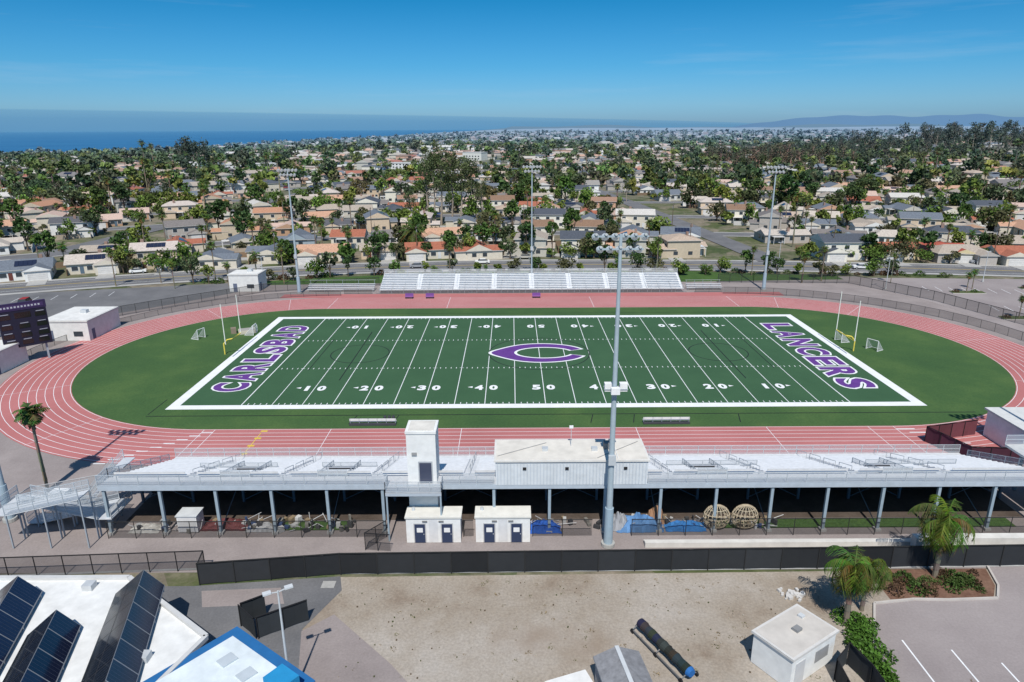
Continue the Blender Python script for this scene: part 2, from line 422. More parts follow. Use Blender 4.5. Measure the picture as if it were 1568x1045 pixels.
def netgoal(x,y,w,yaw):
    bb=B(); h=2.
    for s in (-1,1):
        bb.cyl((s*w/2,0,0),(s*w/2,0,h),.06,.06,6,WH); bb.cyl((s*w/2,0,h),(s*w/2,1.8,0),.04,.04,6,WH); bb.cyl((s*w/2,0,.04),(s*w/2,1.8,.04),.04,.04,6,WH)
        bb.face([(s*w/2,0,0),(s*w/2,1.8,0),(s*w/2,0,h)],(.7,.7,.7),CHAIN)
    bb.cyl((-w/2,0,h),(w/2,0,h),.06,.06,6,WH); bb.cyl((-w/2,1.8,.04),(w/2,1.8,.04),.04,.04,6,WH)
    bb.face([(-w/2,0,h),(w/2,0,h),(w/2,1.8,0),(-w/2,1.8,0)],(.75,.75,.75),CHAIN)
    bb.obj('lacrosse_goal',loc=(x,y,0),rotz=yaw)
netgoal(-66.5,10,1.9,rad(70)); netgoal(61.5,0.5,2.2,rad(-60)); netgoal(57.8,6,2,rad(-80)); netgoal(-57.,13,1.9,rad(90))
bb=B(); bb.box(-1.6,1.6,-1,1,0,.7,(.55,.5,.4)); bb.box(-1.5,1.5,-.9,.9,.7,.78,(.35,.33,.3)); bb.box(-3,-2,.2,1.4,0,1.1,(.25,.2,.15)); bb.cyl((2,0,0),(2,0,1.5),.06,.06,6,WH)
bb.obj('training_pad_stack',loc=(-59,14,0),rotz=.4)
def bench(x,y,l,c=(.06,.06,.07)):
    bb=B(); bb.box(-l/2,l/2,-.2,.2,.42,.48,(.7,.7,.7)); bb.box(-l/2,l/2,-.32,-.26,.6,.95,(.7,.7,.7))
    bb.box(-l/2,l/2,-.62,-.34,.02,.3,c); n=int(l/1.3)
    for i in range(n+1):
        X=-l/2+.1+(l-.2)*i/n; bb.box(X-.04,X+.04,-.3,.2,0,.42,GRY,METAL); bb.box(X-.03,X+.03,-.34,-.28,.3,.95,GRY,METAL)
    bb.obj('team_bench',loc=(x,y,0))
bench(-24.5,-31.5,6.5); bench(16.5,-31.5,6.5)
bb=B()
for i in range(3): bb.cyl((i*.6,0,0),(i*.6,0,.8),.22,.22,10,(.06,.06,.07))
bb.obj('water_cooler_set',loc=(-23,-30.6,0))
for x,y in ((-30,42.6),(-25,42.6),(1.,42.6)): 
    bb=B(); bb.box(-1,1,-.4,.4,.45,.6,(.25,.1,.3)); bb.box(-1,1,.35,.45,.6,1.2,(.2,.08,.28)); bb.box(-.9,-.8,-.3,.3,0,.45,BK); bb.box(.8,.9,-.3,.3,0,.45,BK)
    bb.obj('sideline_bench',loc=(x,y,0))
# ---------------------------------------------------------------- far bleachers
WA=(.74,.75,.76)
bb=B(); n=9
for i in range(n):
    y=49.+i*.78; z=.85+i*.285
    bb.box(-38.3,38.3,y,y+.78,z-.04,z,WA)
    bb.box(-38.3,38.3,y+.74,y+.78,z+.003,z+.27,(.6,.61,.62))
    for k in range(8):
        x0=-38.2+k*9.58; 
        bb.box(x0+(.6 if k else 0),x0+8.9,y+.4,y+.68,z+.34,z+.38,(.8,.8,.8))
bb.box(-38.3,38.3,48.0,48.99,.80,.84,WA)
for k in range(26):
    x=-38.3+k*3.064
    bb.beam((x,48.1,0),(x,48.1,.8),.1,.1,GRY); bb.beam((x,56.1,0),(x,56.1,4.5),.08,.08,GRY); bb.beam((x,52,0),(x,52,1.8),.08,.08,GRY)
    bb.beam((x,48.05,.85),(x,48.05,1.8),.05,.05,LG); bb.beam((x-.01,48.1,.6),(x-.01,56.1,3.),.08,.1,GRY)
bb.beam((-38.3,48.05,1.8),(38.3,48.05,1.8),.05,.05,LG); bb.beam((-38.3,56.1,4.5),(38.3,56.1,4.5),.06,.06,LG); bb.beam((-38.3,56.1,3.9),(38.3,56.1,3.9),.05,.05,LG)
bb.face([(-38.3,56.08,3.2),(38.3,56.08,3.2),(38.3,56.08,4.45),(-38.3,56.08,4.45)],(.6,.6,.6),CHAIN)
for k in range(1,8):
    x=-38.2+k*9.58+.1; bb.beam((x,49.5,1.9),(x,55.5,4.1),.05,.05,LG)
for a,c2 in ((-38,-30.2),(-30,-16),(-14,-2),(-1.8,11.5),(12,20),(22,36)):
    bb.box(a,c2,48.16,48.2,.05,.75,(.03,.03,.035))
bb.obj('visitor_bleachers')
for x0,x1,nr in ((-57.,-40.,4),(39.5,48.5,3)):
    bb=B()
    for i in range(nr):
        y=50+i*.7; z=.45+i*.3
        bb.box(x0,x1,y,y+.28,z+.25,z+.29,WA); bb.box(x0,x1,y+.3,y+.65,z,z+.04,LG)
    for k in range(5):
        x=x0+.3+(x1-x0-.6)*k/4; bb.beam((x,50,.1),(x,50+nr*.7,.4+nr*.3),.06,.06,GRY); bb.beam((x,50+nr*.7,0),(x,50+nr*.7,1.3+nr*.3),.06,.06,GRY)
    bb.beam((x0,50+nr*.7,1.3+nr*.3),(x1,50+nr*.7,1.3+nr*.3),.05,.05,LG)
    bb.obj('small_bleachers')
# ---------------------------------------------------------------- near grandstand
yb=-58.6; zd=5.5; XL,XR=-46.5,50.
ALW=(.66,.67,.68)
bb=B()
bb.box(XL,XR,yb,yb+1.9,zd-.08,zd,(.56,.57,.58),METAL)
nr=14
aisles=[-38,-28.5,-19,-9.5,11,20.5,30,39.5]
for i in range(nr):
    y=yb+1.9+i*.85; z=zd-.3*(i+1)
    bb.box(XL,XR,y+.002,y+.85,z-.04,z,ALW,METAL); bb.box(XL,XR,y+.004,y+.03,z+.003,z+.255,ALW,METAL)
    xs=[XL]+aisles+[XR]
    for a,c2 in zip(xs[:-1],xs[1:]):
        bb.box(a+.6,c2-.6,y+.15,y+.42,z+.38,z+.42,(.76,.77,.78),METAL)
        if i==0: bb.box(a+.6,c2-.6,y+.06,y+.09,z+.6,z+.85,(.6,.6,.6),METAL)
yf=yb+1.9+nr*.85; zf=zd-.3*nr-.25
bb.box(XL,XR,yf,yf+1.5,zf-.06,zf,ALW,METAL)
for a in aisles:
    for i in range(0,nr-1,4):
        y0=yb+2.4+i*.85;z0=zd-.3*(i+1);y1=y0+2.6;z1=z0-.9
        bb.beam((a,y0,z0),(a,y0,z0+.9),.05,.05,LG,METAL);bb.beam((a,y1,z1),(a,y1,z1+.9),.05,.05,LG,METAL);bb.beam((a,y0,z0+.9),(a,y1,z1+.9),.05,.05,LG,METAL)
SB=(.12,.155,.19)  # understructure steel, its blue-grey darkened to stand for shade below the deck
bb.box(XL,XR,yb-.12,yb-.003,zd-.42,zd+.06,(.42,.47,.52),PAINT)
cols=[XL+.4+i*5.6 for i in range(18)]
for i,x in enumerate(cols):
    if x>XR: break
    if not(-16<x<-12):
        bb.box(x-.14,x+.14,yb+.02,yb+.3,0,zd-.43,(.30,.37,.42),PAINT); bb.box(x-.3,x+.3,yb-.2,yb+.5,0,.25,(.45,.44,.42),CONC)
    bb.box(x-.12,x+.12,-52.3,-52.05,0,3.15,SB); bb.box(x-.12,x+.12,-47,-46.8,0,1.3,SB)
    bb.beam((x,yb+.05,zd-.3),(x,-56.6,zd-.3),.16,.3,SB); bb.beam((x,-56.7,zd-.5),(x,-44.8,.95),.16,.35,SB)
    if i%2==0 and i<17:
        bb.beam((x,-52.2,.2),(x+5.6,-52.2,3.),.07,.07,SB); bb.beam((x,-52.1,3.),(x+5.6,-52.1,.2),.07,.07,SB)
        bb.beam((x,-58.4,.3),(x,-52.3,3),.07,.07,SB)
for y,z in ((-56.4,4.9),(-54,4.),(-51.6,3.1),(-49.2,2.25),(-46.8,1.4)): bb.beam((XL,y,z),(XR,y,z),.1,.2,SB)
def rail(bb,p0,p1,h=1.1,sp=2.0,c=(.5,.54,.57),mesh=True):
    p0=Vector(p0);p1=Vector(p1);l=(p1-p0).length;n=max(1,round(l/sp))
    for i in range(n+1):
        p=p0+(p1-p0)*i/n; bb.beam(p,p+Vector((0,0,h)),.06,.06,c,METAL)
    for f in (1,.52,.1): bb.beam(p0+Vector((0,0,h*f)),p1+Vector((0,0,h*f)),.05,.05,c,METAL)
    if mesh:
        a=p0+Vector((0,0,h*.1));b2=p1+Vector((0,0,h*.1));e=Vector((0,0,h*.88)); bb.face([a,b2,b2+e,a+e],(.42,.46,.5),CHAIN)
rail(bb,(XL,yb-.05,zd),(-17.5,yb-.05,zd),1.25); rail(bb,(-12,yb-.05,zd),(-6.9,yb-.05,zd),1.25); rail(bb,(8.5,yb-.05,zd),(XR,yb-.05,zd),1.25)
rail(bb,(XL,yf+1.45,zf),(XR,yf+1.45,zf),1.1)
for x in (XL,XR):
    rail(bb,(x,yb,zd),(x,yb+1.9,zd)); rail(bb,(x,yb+1.9,zd-.1),(x,yf,zf))
for a,c2 in ((XL+7,-31),(-26,-20),(12,22),(34,44)):
    rail(bb,(a,-51.5,3.4),(c2,-51.5,3.4),1.0)
for x in (-33.5,-23.5,15.5,34.5):
    bb.box(x-1.4,x+1.4,-56.5,-52.6,4.35,4.42,(.4,.41,.43),METAL)
    rail(bb,(x-1.5,-56.6,4.9),(x-1.5,-50.6,3.2),1.,1.5); rail(bb,(x+1.5,-56.6,4.9),(x+1.5,-50.6,3.2),1.,1.5)
    rail(bb,(x-1.5,-56.65,5.3),(x+1.5,-56.65,5.3),.9,1.)
bb.obj('home_grandstand')
# press box
bb=B(); wb=(.60,.63,.65)
x0,x1,y0,y1=-6.7,8.4,yb-.15,yb+4.4
bb.box(x0,x1,y0,y1,zd+.02,8.1,wb)
for i in range(46):
    x=x0+.15+i*.327; bb.box(x,x+.1,y0-.035,y0-.003,zd+.1,8.0,(.50,.54,.58))
bb.box(x0-.15,x1+.15,y0-.15,y1+.15,8.103,8.28,(.66,.64,.60)); bb.box(x0+.05,x1-.05,y0+.05,y1-.05,8.283,8.3,(.68,.64,.57),CONC)
bb.box(5.4,5.45,y0+.04,y1-.04,8.303,8.4,WH)
for x in (-4,.2,6.): bb.box(x,x+.35,y0-.08,y0-.04,7.2,7.5,BK)
for x in (-2.,3.): bb.box(x,x+.6,y0+1.8,y0+2.4,8.303,8.6,LG,METAL)
bb.box(4.3,5.1,y0+2.2,y0+3,8.303,8.95,(.2,.2,.2)); bb.cyl((1.,y0+3,8.3),(1.,y0+3,10.6),.03,.03,6,LG); bb.box(.8,1.2,y0+2.95,y0+3.05,10.3,10.6,WH)
for i in range(6): bb.box(x0+.8+i*2.4,x0+2.6+i*2.4,y1+.003,y1+.03,6.6,7.7,(.04,.05,.06),GLASS)
bb.beam((x0+.2,y0+.8,8.34),(-1.5,y1-.8,8.34),.05,.05,(.3,.3,.3)); bb.beam((3.4,y0+.3,8.34),(8.,y1-.6,8.34),.05,.05,(.3,.3,.3))
bb.obj('press_box')
# elevator tower
bb=B()
tx0,tx1,ty0,ty1=-15.5,-12.6,-58.2,-55.5
TW=(.76,.76,.74)
bb.box(tx0,tx1,ty0,ty1,0,10.9,TW); bb.box(tx0-.08,tx1+.08,ty0-.08,ty1+.08,10.903,11.15,(.75,.75,.73)); bb.box(tx0+.2,tx1-.2,ty0+.2,ty1-.2,11.153,11.2,(.66,.63,.57),CONC)
bb.box(-14.42,-12.98,ty0-.03,ty0-.002,5.53,7.9,(.4,.42,.44)); bb.box(-14.3,-13.1,ty0-.05,ty0-.032,5.55,7.75,(.05,.06,.10),GLASS)
bb.box(-17.5,-12,yb-1.5,yb-.14,zd-.1,zd,(.5,.52,.54),METAL); bb.box(-17.5,-12,yb-1.5,yb-1.4,zd-.4,zd-.11,(.42,.47,.52))
rail(bb,(-17.5,yb-1.45,zd),(-12,yb-1.45,zd),1.15,1.2); rail(bb,(-17.5,yb-1.45,zd),(-17.5,yb,zd),1.15,1.2); rail(bb,(-12,yb-1.45,zd),(-12,yb,zd),1.15,1.2)
for x in (-17.4,-12.1): bb.box(x-.08,x+.08,yb-1.45,yb-1.3,0,zd-.4,(.3,.37,.42))
bb.box(tx0+.5,tx0+1.,ty0-.12,ty0-.003,8.6,8.9,(.3,.3,.3))
bb.obj('elevator_tower')
def hut(xa,xb,name):
    bb=B(); y0=-60.3
    bb.box(xa,xb,y0,-58.35,0,2.75,TW); bb.box(xa-.1,xb+.1,y0-.1,-58.3,2.753,2.92,(.70,.68,.62)); 
    mid=(xa+xb)/2
    bb.box(mid-.45,mid+.45,y0-.02,y0-.003,.1,2.7,(.66,.66,.66))
    for c in ((xa+mid)/2,(xb+mid)/2):
        bb.box(c-.62,c+.62,y0-.03,y0-.003,.02,2.2,(.5,.5,.5)); bb.box(c-.52,c+.52,y0-.05,y0-.033,.02,2.1,(.035,.05,.10)); bb.box(c-.3,c+.3,y0-.06,y0-.052,1.2,1.7,WH); bb.box(c+.36,c+.42,y0-.1,y0-.052,.95,1.05,LG,METAL)
    bb.cyl((xa+.6,-59,2.92),(xa+.6,-59,3.2),.2,.15,8,LG,METAL)
    for s in (.3,.6): bb.box(xa+(xb-xa)*s,xa+(xb-xa)*s+.5,y0-.09,y0-.02,2.35,2.5,(.2,.2,.2))
    bb.obj(name)
hut(-15.6,-10.2,'restroom_building'); hut(-8.7,-3.3,'restroom_building')
def ramp_struct(name,x0,x1,y0,y1):
    bb=B()
    n=3; w=(y1-y0)/n; z=5.5
    for i in range(n):
        ya=y0+i*w; yc=ya+w-.25; z2=z-1.75
        xa,xb=(x1,x0) if i%2==0 else (x0,x1)
        bb.hexa([(xa,ya,z-.1),(xb,ya,z2-.1),(xb,yc,z2-.1),(xa,yc,z-.1),(xa,ya,z),(xb,ya,z2),(xb,yc,z2),(xa,yc,z)],ALU,METAL)
        rail(bb,(xa,ya,z),(xb,ya,z2),1.1,1.6); rail(bb,(xa,yc,z),(xb,yc,z2),1.1,1.6)
        xe=xb+(1.4 if xb>xa else -1.4)
        bb.box(min(xb,xe),max(xb,xe),ya,min(yc+w,y1) if i<n-1 else yc,z2-.1,z2-.01,ALU,METAL)
        rail(bb,(xe,ya,z2),(xe,yc+(w if i<n-1 else 0),z2),1.1,1.4)
        for X in (xa,(xa+xb)/2,xb):
            zz=z if X==xa else (z+z2)/2 if X!=xb else z2
            for YY in (ya+.1,yc-.1): bb.box(X-.06,X+.06,YY-.06,YY+.06,0,zz-.1,GRY)
        z=z2
    bb.obj(name)
ramp_struct('access_ramp',-54.5,-47,-61.,-54.6)
bb=B()
for i in range(14): bb.box(-47.6-.32*(i+1),-47.6-.32*i,-53.8,-51.8,5.2-.37*(i+1),5.24-.37*(i+1),ALU,METAL)
rail(bb,(-47.6,-53.8,5.2),(-52.1,-53.8,0.1)); rail(bb,(-47.6,-51.8,5.2),(-52.1,-51.8,.1))
bb.box(-47.6,-46.5,-54,-51.6,5.1,5.2,ALU,METAL); bb.obj('metal_staircase')
bb=B(); bb.box(0,1.8,0,1.2,0,1.9,WH); bb.box(2.2,3.4,.1,1,0,1.5,LG); bb.box(-1.4,-.4,0,.9,0,1.2,WH,PAINT); bb.box(.1,.85,-.03,-.003,.2,1.7,LG); bb.box(.95,1.7,-.03,-.003,.2,1.7,LG)
bb.obj('electrical_cabinets',loc=(-55.5,-53.6,0))
fence('chain_link_fence',[(-60.5,-62),(-58.5,-52),(-52,-49)],1.8,2.4,(.4,.42,.44),CHAIN,(.5,.5,.5))
# right end structures
bb=B()
bb.box(58,72,-45,-36,0,3.6,WH); bb.box(57.7,72.3,-45.3,-35.7,3.603,3.85,(.6,.6,.58)); bb.box(60,61.2,-45.04,-45.003,0,2.1,(.2,.2,.22)); bb.box(63,65,-45.04,-45.003,1,2,(.05,.06,.07),GLASS); bb.box(64,66,-42,-40,3.853,4.5,LG,METAL)
bb.obj('field_house_building')
fence('purple_windscreen_fence',[(49.,-38.),(51,-44.),(58,-44.5)],2.2,2.2,(.09,.03,.05),PAINT,BK)
fence('purple_windscreen_fence',[(49.,-38.),(57,-36.)],2.2,2.2,(.12,.04,.05),PAINT,BK)
bb=B(); bb.box(50.2,64,-58.5,-50,5.2,5.45,(.6,.6,.58),METAL); rail(bb,(50.2,-58.5,5.45),(64,-58.5,5.45)); rail(bb,(50.2,-50,5.45),(64,-50,5.45))
for x in (52,57,62):
    for y in (-58,-50.5): bb.box(x-.15,x+.15,y-.15,y+.15,0,5.2,(.3,.37,.42))
bb.box(52.3,64,-57,-52,0,4,(.5,.5,.48),CONC)
bb.obj('grandstand_end_platform')
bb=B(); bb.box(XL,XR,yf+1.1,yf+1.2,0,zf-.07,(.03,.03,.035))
bb.box(XL+.3,XR-.3,-50.2,-50.1,0,2.5,(.012,.012,.014)); bb.obj('grandstand_skirt_and_shade_panel')  # near-black panel added to deepen the shade under the stand
for x0_,x1_ in ((-29,-22),(16,47)): sheet('grass_strip',rect(x0_,x1_,-58.,-56.2),-.01,m_lawn)
sheet('dirt_floor_under_stand',rect(-46,49,-56.1,-50.2),-.02,groundmat('shade_toned_dirt',[(.3,(.06,.045,.035)),(.7,(.11,.085,.07))],.4,3.))  # floor colour darkened to stand for shade under the stand
for a,c2 in ((-46,-18),(-10,-9),(-3,3),(7,48)):
    fence('chain_link_fence',[(a,-59.3),(c2,-59.3)],1.9,2.7,BK,CHAIN,(.03,.03,.03))
fence('chain_link_gate',[(-17.8,-59.3),(-19.5,-61.5),(-17.,-61.8)],1.9,1.5,BK,CHAIN)
bb=B(); bb.box(8,48,-61.4,-60.9,0,.55,(.62,.6,.56),CONC); bb.box(8,48,-60.9,-60.4,0,.3,(.55,.53,.5),CONC)
bb.box(34,70,-62.3,-61.45,0,1.5,(.66,.64,.6),CONC); bb.obj('retaining_wall')
def tarp(name,x,y,w,d,h,col,seed):
    r=np.random.default_rng(seed); n=14; mth=10
    U,Vv=np.meshgrid(np.linspace(-1,1,n),np.linspace(-1,1,mth))
    Z=h*(1-np.abs(U)**2.5)*(1-np.abs(Vv)**2.5)*(.5+.6*r.random(U.shape))
    Vx=np.stack([x+U*w/2*(1+.12*r.random(U.shape)),y+Vv*d/2*(1+.12*r.random(U.shape)),Z+.02],-1).reshape(-1,3)
    i=(np.arange(mth-1)[:,None]*n+np.arange(n-1)).ravel(); L=np.stack([i,i+1,i+n+1,i+n],1).ravel()
    make_obj(name,(Vx,L,np.full(len(i),4),np.array(col)*(.8+.4*r.random((len(i),1))),np.zeros(len(i),int)))
tarp('blue_tarp',-2.0,-57.9,3.6,1.8,1.0,(.02,.10,.42),1); tarp('blue_tarp',8.,-57.6,4.6,2.2,1.5,(.10,.22,.42),2); tarp('blue_tarp',12.8,-57.8,4,1.6,.8,(.04,.20,.5),3)
tarp('grey_tarp',6.0,-57.5,2.2,2,1.7,(.3,.31,.33),4); tarp('maroon_mat_pile',-35,-57,4.5,2.,.7,(.12,.035,.035),5); tarp('equipment_cover',10,-56.4,1.8,1.6,1.8,(.3,.17,.1),6)
tarp('white_sandbags',-43.,-57.6,3,1.6,.5,(.5,.48,.44),8); tarp('grey_tarp',-31.,-57.6,3,1.4,.7,(.35,.35,.35),9)
def pile(name,x,y,w,d,n,seed):
    r=random.Random(seed); bb=B()
    pal=[(.45,.45,.44),(.2,.19,.17),(.06,.06,.06),(.25,.19,.12),(.04,.07,.16),(.05,.05,.055),(.55,.55,.55)]
    for i in range(n):
        s=r.uniform(.2,.7); bb.obox(x+r.uniform(-w,w)/2,y+r.uniform(-d,d)/2,0,r.uniform(.15,.8),s,s*r.uniform(.3,1),r.uniform(0,3),r.choice(pal))
        if i%2==0:
            a=(x+r.uniform(-w,w)/2,y+r.uniform(-d,d)/2,.15); bb.cyl(a,(a[0]+r.uniform(-2,2),a[1]+r.uniform(-.5,.5),r.uniform(.1,1.2)),.04,.04,5,(.5,.5,.5),METAL)
    bb.obj(name)
for i,(x,w) in enumerate(((-41,7),(-35,7),(-29,6),(-24,5),(-2,6),(6,7),(11,8),(20,5))): pile('stored_equipment_pile',x,-57.2,w,2.,16,i)
bb=B(); bb.box(-1,1,-.8,.8,.1,1.9,WH); bb.box(-.9,.9,-.83,-.803,.2,1.8,(.65,.65,.65)); bb.box(-1.1,1.1,-.9,.9,1.903,2.,LG)
bb.obj('storage_cabinet',loc=(-38.3,-57.6,0))
def cage(x,y,r,seed):
    bb=B(); c=(.5,.42,.3)
    for k in range(9):
        a=math.pi*k/9
        P=[]
        for i in range(20):
            t=2*math.pi*i/20; P.append(Vector((r*math.cos(t)*math.cos(a)*1.0,r*math.cos(t)*math.sin(a)*.6,r+r*math.sin(t))))
        for i in range(20): bb.beam(P[i],P[(i+1)%20],.06,.06,c)
    for zf_ in (.3,.7,1.,1.3,1.7):
        rr=r*math.sqrt(max(0,1-(zf_-1)**2))
        for i in range(20):
            t=2*math.pi*i/20;t2=2*math.pi*(i+1)/20
            bb.beam((rr*math.cos(t),rr*.6*math.sin(t),r*zf_),(rr*math.cos(t2),rr*.6*math.sin(t2),r*zf_),.06,.06,c)
    bb.obj('coiled_irrigation_pipe',loc=(x,y,0))
cage(15.9,-58.0,1.35,1); cage(18.8,-58.0,1.35,2)
# ---------------------------------------------------------------- windscreen fence
fence('windscreen_fence',[(-33.5,-66.8),(-21,-65.4),(20,-64.9),(58,-64.4),(90,-64)],2.3,3.4,(.022,.024,.027),PAINT,(.03,.03,.03),.05)
fence('chain_link_fence',[(-62,-66.),(-33.9,-64.6),(-33.5,-66.8)],2.1,2.6,BK,CHAIN,BK,.05)
sheet('concrete_kerb_strip',[(-62,-65.6),(-34,-64.2),(-21,-65.0),(90,-63.8),(90,-64.2),(-21,-65.3),(-34,-64.5),(-62,-65.9)],.0,m_concs)
# ---------------------------------------------------------------- foreground grounds
sheet('gravel_lot_ground',[(-34,-67.2),(-21,-65.7),(60,-64.8),(60,-100),(-34,-100)],-.035,m_grav)
sheet('asphalt_patch_road',[(-60,-67),(-34,-66.9),(-21,-65.6),(-20.4,-67.6),(-22.5,-72.6),(-18,-79),(-16,-100),(-60,-100)],-.02,m_asph)
sheet('concrete_path',[(-22.5,-72.8),(-20.3,-70.8),(-14.5,-76.5),(-9,-83),(-11,-100),(-16,-100)],-.012,m_pav)
sheet('old_slab',[(-33,-67.6),(-26,-67.2),(-25,-69.4),(-32,-69.8)],-.014,m_pav)
sheet('manhole_slab',rect(-22.4,-21.2,-67.3,-66.3),.0,m_concs)
sheet('parking_lot_surface',[(26.3,-69.8),(30,-69.3),(33,-69.4),(37.4,-69.2),(38.6,-67.5),(39.5,-64.7),(90,-64.4),(90,-100),(21,-100),(21.6,-79)],-.02,m_lot)
bb=B()
P=[(21,-100),(21.6,-79),(26.3,-69.8),(30,-69.3),(33,-69.4),(37.4,-69.2),(38.6,-67.5),(39.5,-64.7)]
for a,c2 in zip(P[:-1],P[1:]): bb.beam((*a,.06),(*c2,.06),.18,.16,(.5,.46,.42),CONC)
bb.obj('kerb')
bb=B()
for x,y0,y1 in ((26.3,-82,-74.2),(29.6,-82,-75.3),(32.6,-84,-76.7),(43.,-69,-66),(45.9,-70,-66),(36,-84,-77)): line(x,y0,x,y1,.13,-.012,bb)
make_obj('parking_stall_lines',bb.T(),[m_white])
sheet('planting_bed',[(28,-69.2),(37.2,-69),(38.4,-67.4),(39.2,-64.9),(28,-65)],-.03,groundmat('mulch',[(.3,(.12,.06,.04)),(.7,(.22,.13,.09))],.5,4.))
# ---------------------------------------------------------------- foliage
def rand_quads(Cn,S,col,flat=0.,asp=1.):
    n=len(Cn); a=NR.normal(size=(n,3)); a[:,2]*=(1-flat); a/=np.linalg.norm(a,axis=1)[:,None]
    b2=NR.normal(size=(n,3)); b2=np.cross(a,b2); b2/=np.linalg.norm(b2,axis=1)[:,None]
    S=S[:,None]; A=a*S*.5; Bq=b2*S*.5*asp
    V=np.stack([Cn-A-Bq*.4,Cn-A*.1-Bq,Cn+A+Bq*.3,Cn+A*.2+Bq],1).reshape(-1,3)
    return (V,np.arange(4*n),np.full(n,4),col,np.full(n,FOL))
def tree_t(seed,h=7,r=3.2,base=.3,nl=400,ls=.75,col=(.05,.09,.025),lobes=9,squash=.8,var=.35):
    r_=np.random.default_rng(seed); bb=B()
    bark=(.12,.09,.065); zc=h*base+(h*(1-base))/2; hz=h*(1-base)/2
    bb.cyl((0,0,-.3),(.1,.05,h*base+hz*.6),.06*r+.08,.05*r,6,bark,PAINT,False)
    for k in range(4):
        t=k*1.6+seed; bb.cyl((0,0,h*base*.8),(r*.55*math.cos(t),r*.55*math.sin(t),zc+hz*.2),.04*r,.015*r,4,bark,PAINT,False)
    Cs=[];Ss=[];Co=[]
    per=nl//lobes
    for k in range(lobes):
        t=r_.uniform(0,6.28); ph=r_.uniform(-.75,1); rr=r*r_.uniform(.35,.68)
        c=np.array([rr*math.cos(t)*math.sqrt(1-min(1,ph*ph*.8)),rr*math.sin(t)*math.sqrt(1-min(1,ph*ph*.8)),zc+hz*.62*ph])
        lr=r*r_.uniform(.32,.52)
        d=r_.normal(size=(per,3)); d/=np.linalg.norm(d,axis=1)[:,None]; d*=(lr*(.55+.5*r_.random(per)))[:,None]; d[:,2]*=squash
        Cs.append(c+d); Ss.append(ls*(.6+.8*r_.random(per)))
        lobe=1+r_.uniform(-var,var); Co.append(np.array(col)*lobe*(1+r_.uniform(-.3,.3,(per,1))))
    Cs=np.concatenate(Cs);Ss=np.concatenate(Ss);Co=np.concatenate(Co)
    return concat([bb.T(),rand_quads(Cs,Ss,Co)])
def euc_t(seed,h=26,col=(.045,.06,.03),n=900,limbs=15,sp=1.,ls=1.,zlo=.3,cl=1.15):
    r_=np.random.default_rng(seed); bb=B(); bark=(.34,.28,.22)
    Cs=[];Co=[]
    x=y=0; pts=[(0,0,-.5)]
    for i in range(1,6): x+=r_.uniform(-.5,.5);y+=r_.uniform(-.5,.5);pts.append((x,y,h*.17*i))
    for i in range(5): bb.cyl(pts[i],pts[i+1],.5-.08*i,.42-.08*i,7,bark,PAINT,False)
    for k in range(limbs):
        z0=h*r_.uniform(zlo,.85); j=min(4,int(z0/(h*.17))); p=pts[j]; t=r_.uniform(0,6.28); l=r_.uniform(1.5,4.)*(1.2-z0/h*.6)*sp
        e=(p[0]+l*math.cos(t),p[1]+l*math.sin(t),z0+r_.uniform(1.5,4)); bb.cyl((p[0],p[1],z0),e,.14,.05,4,bark,PAINT,False)
        m=n//limbs; d=r_.normal(size=(m,3))*np.array([cl,cl,cl*1.1])*r_.uniform(.6,1.15)
        Cs.append(np.array(e)+d); Co.append(np.array(col)*(1+r_.uniform(-.35,.4))*(1+r_.uniform(-.3,.3,(m,1))))
    Cs=np.concatenate(Cs);Co=np.concatenate(Co)
    return concat([bb.T(),rand_quads(Cs,ls*(.4+.6*r_.random(len(Cs))),Co,0,.6)])
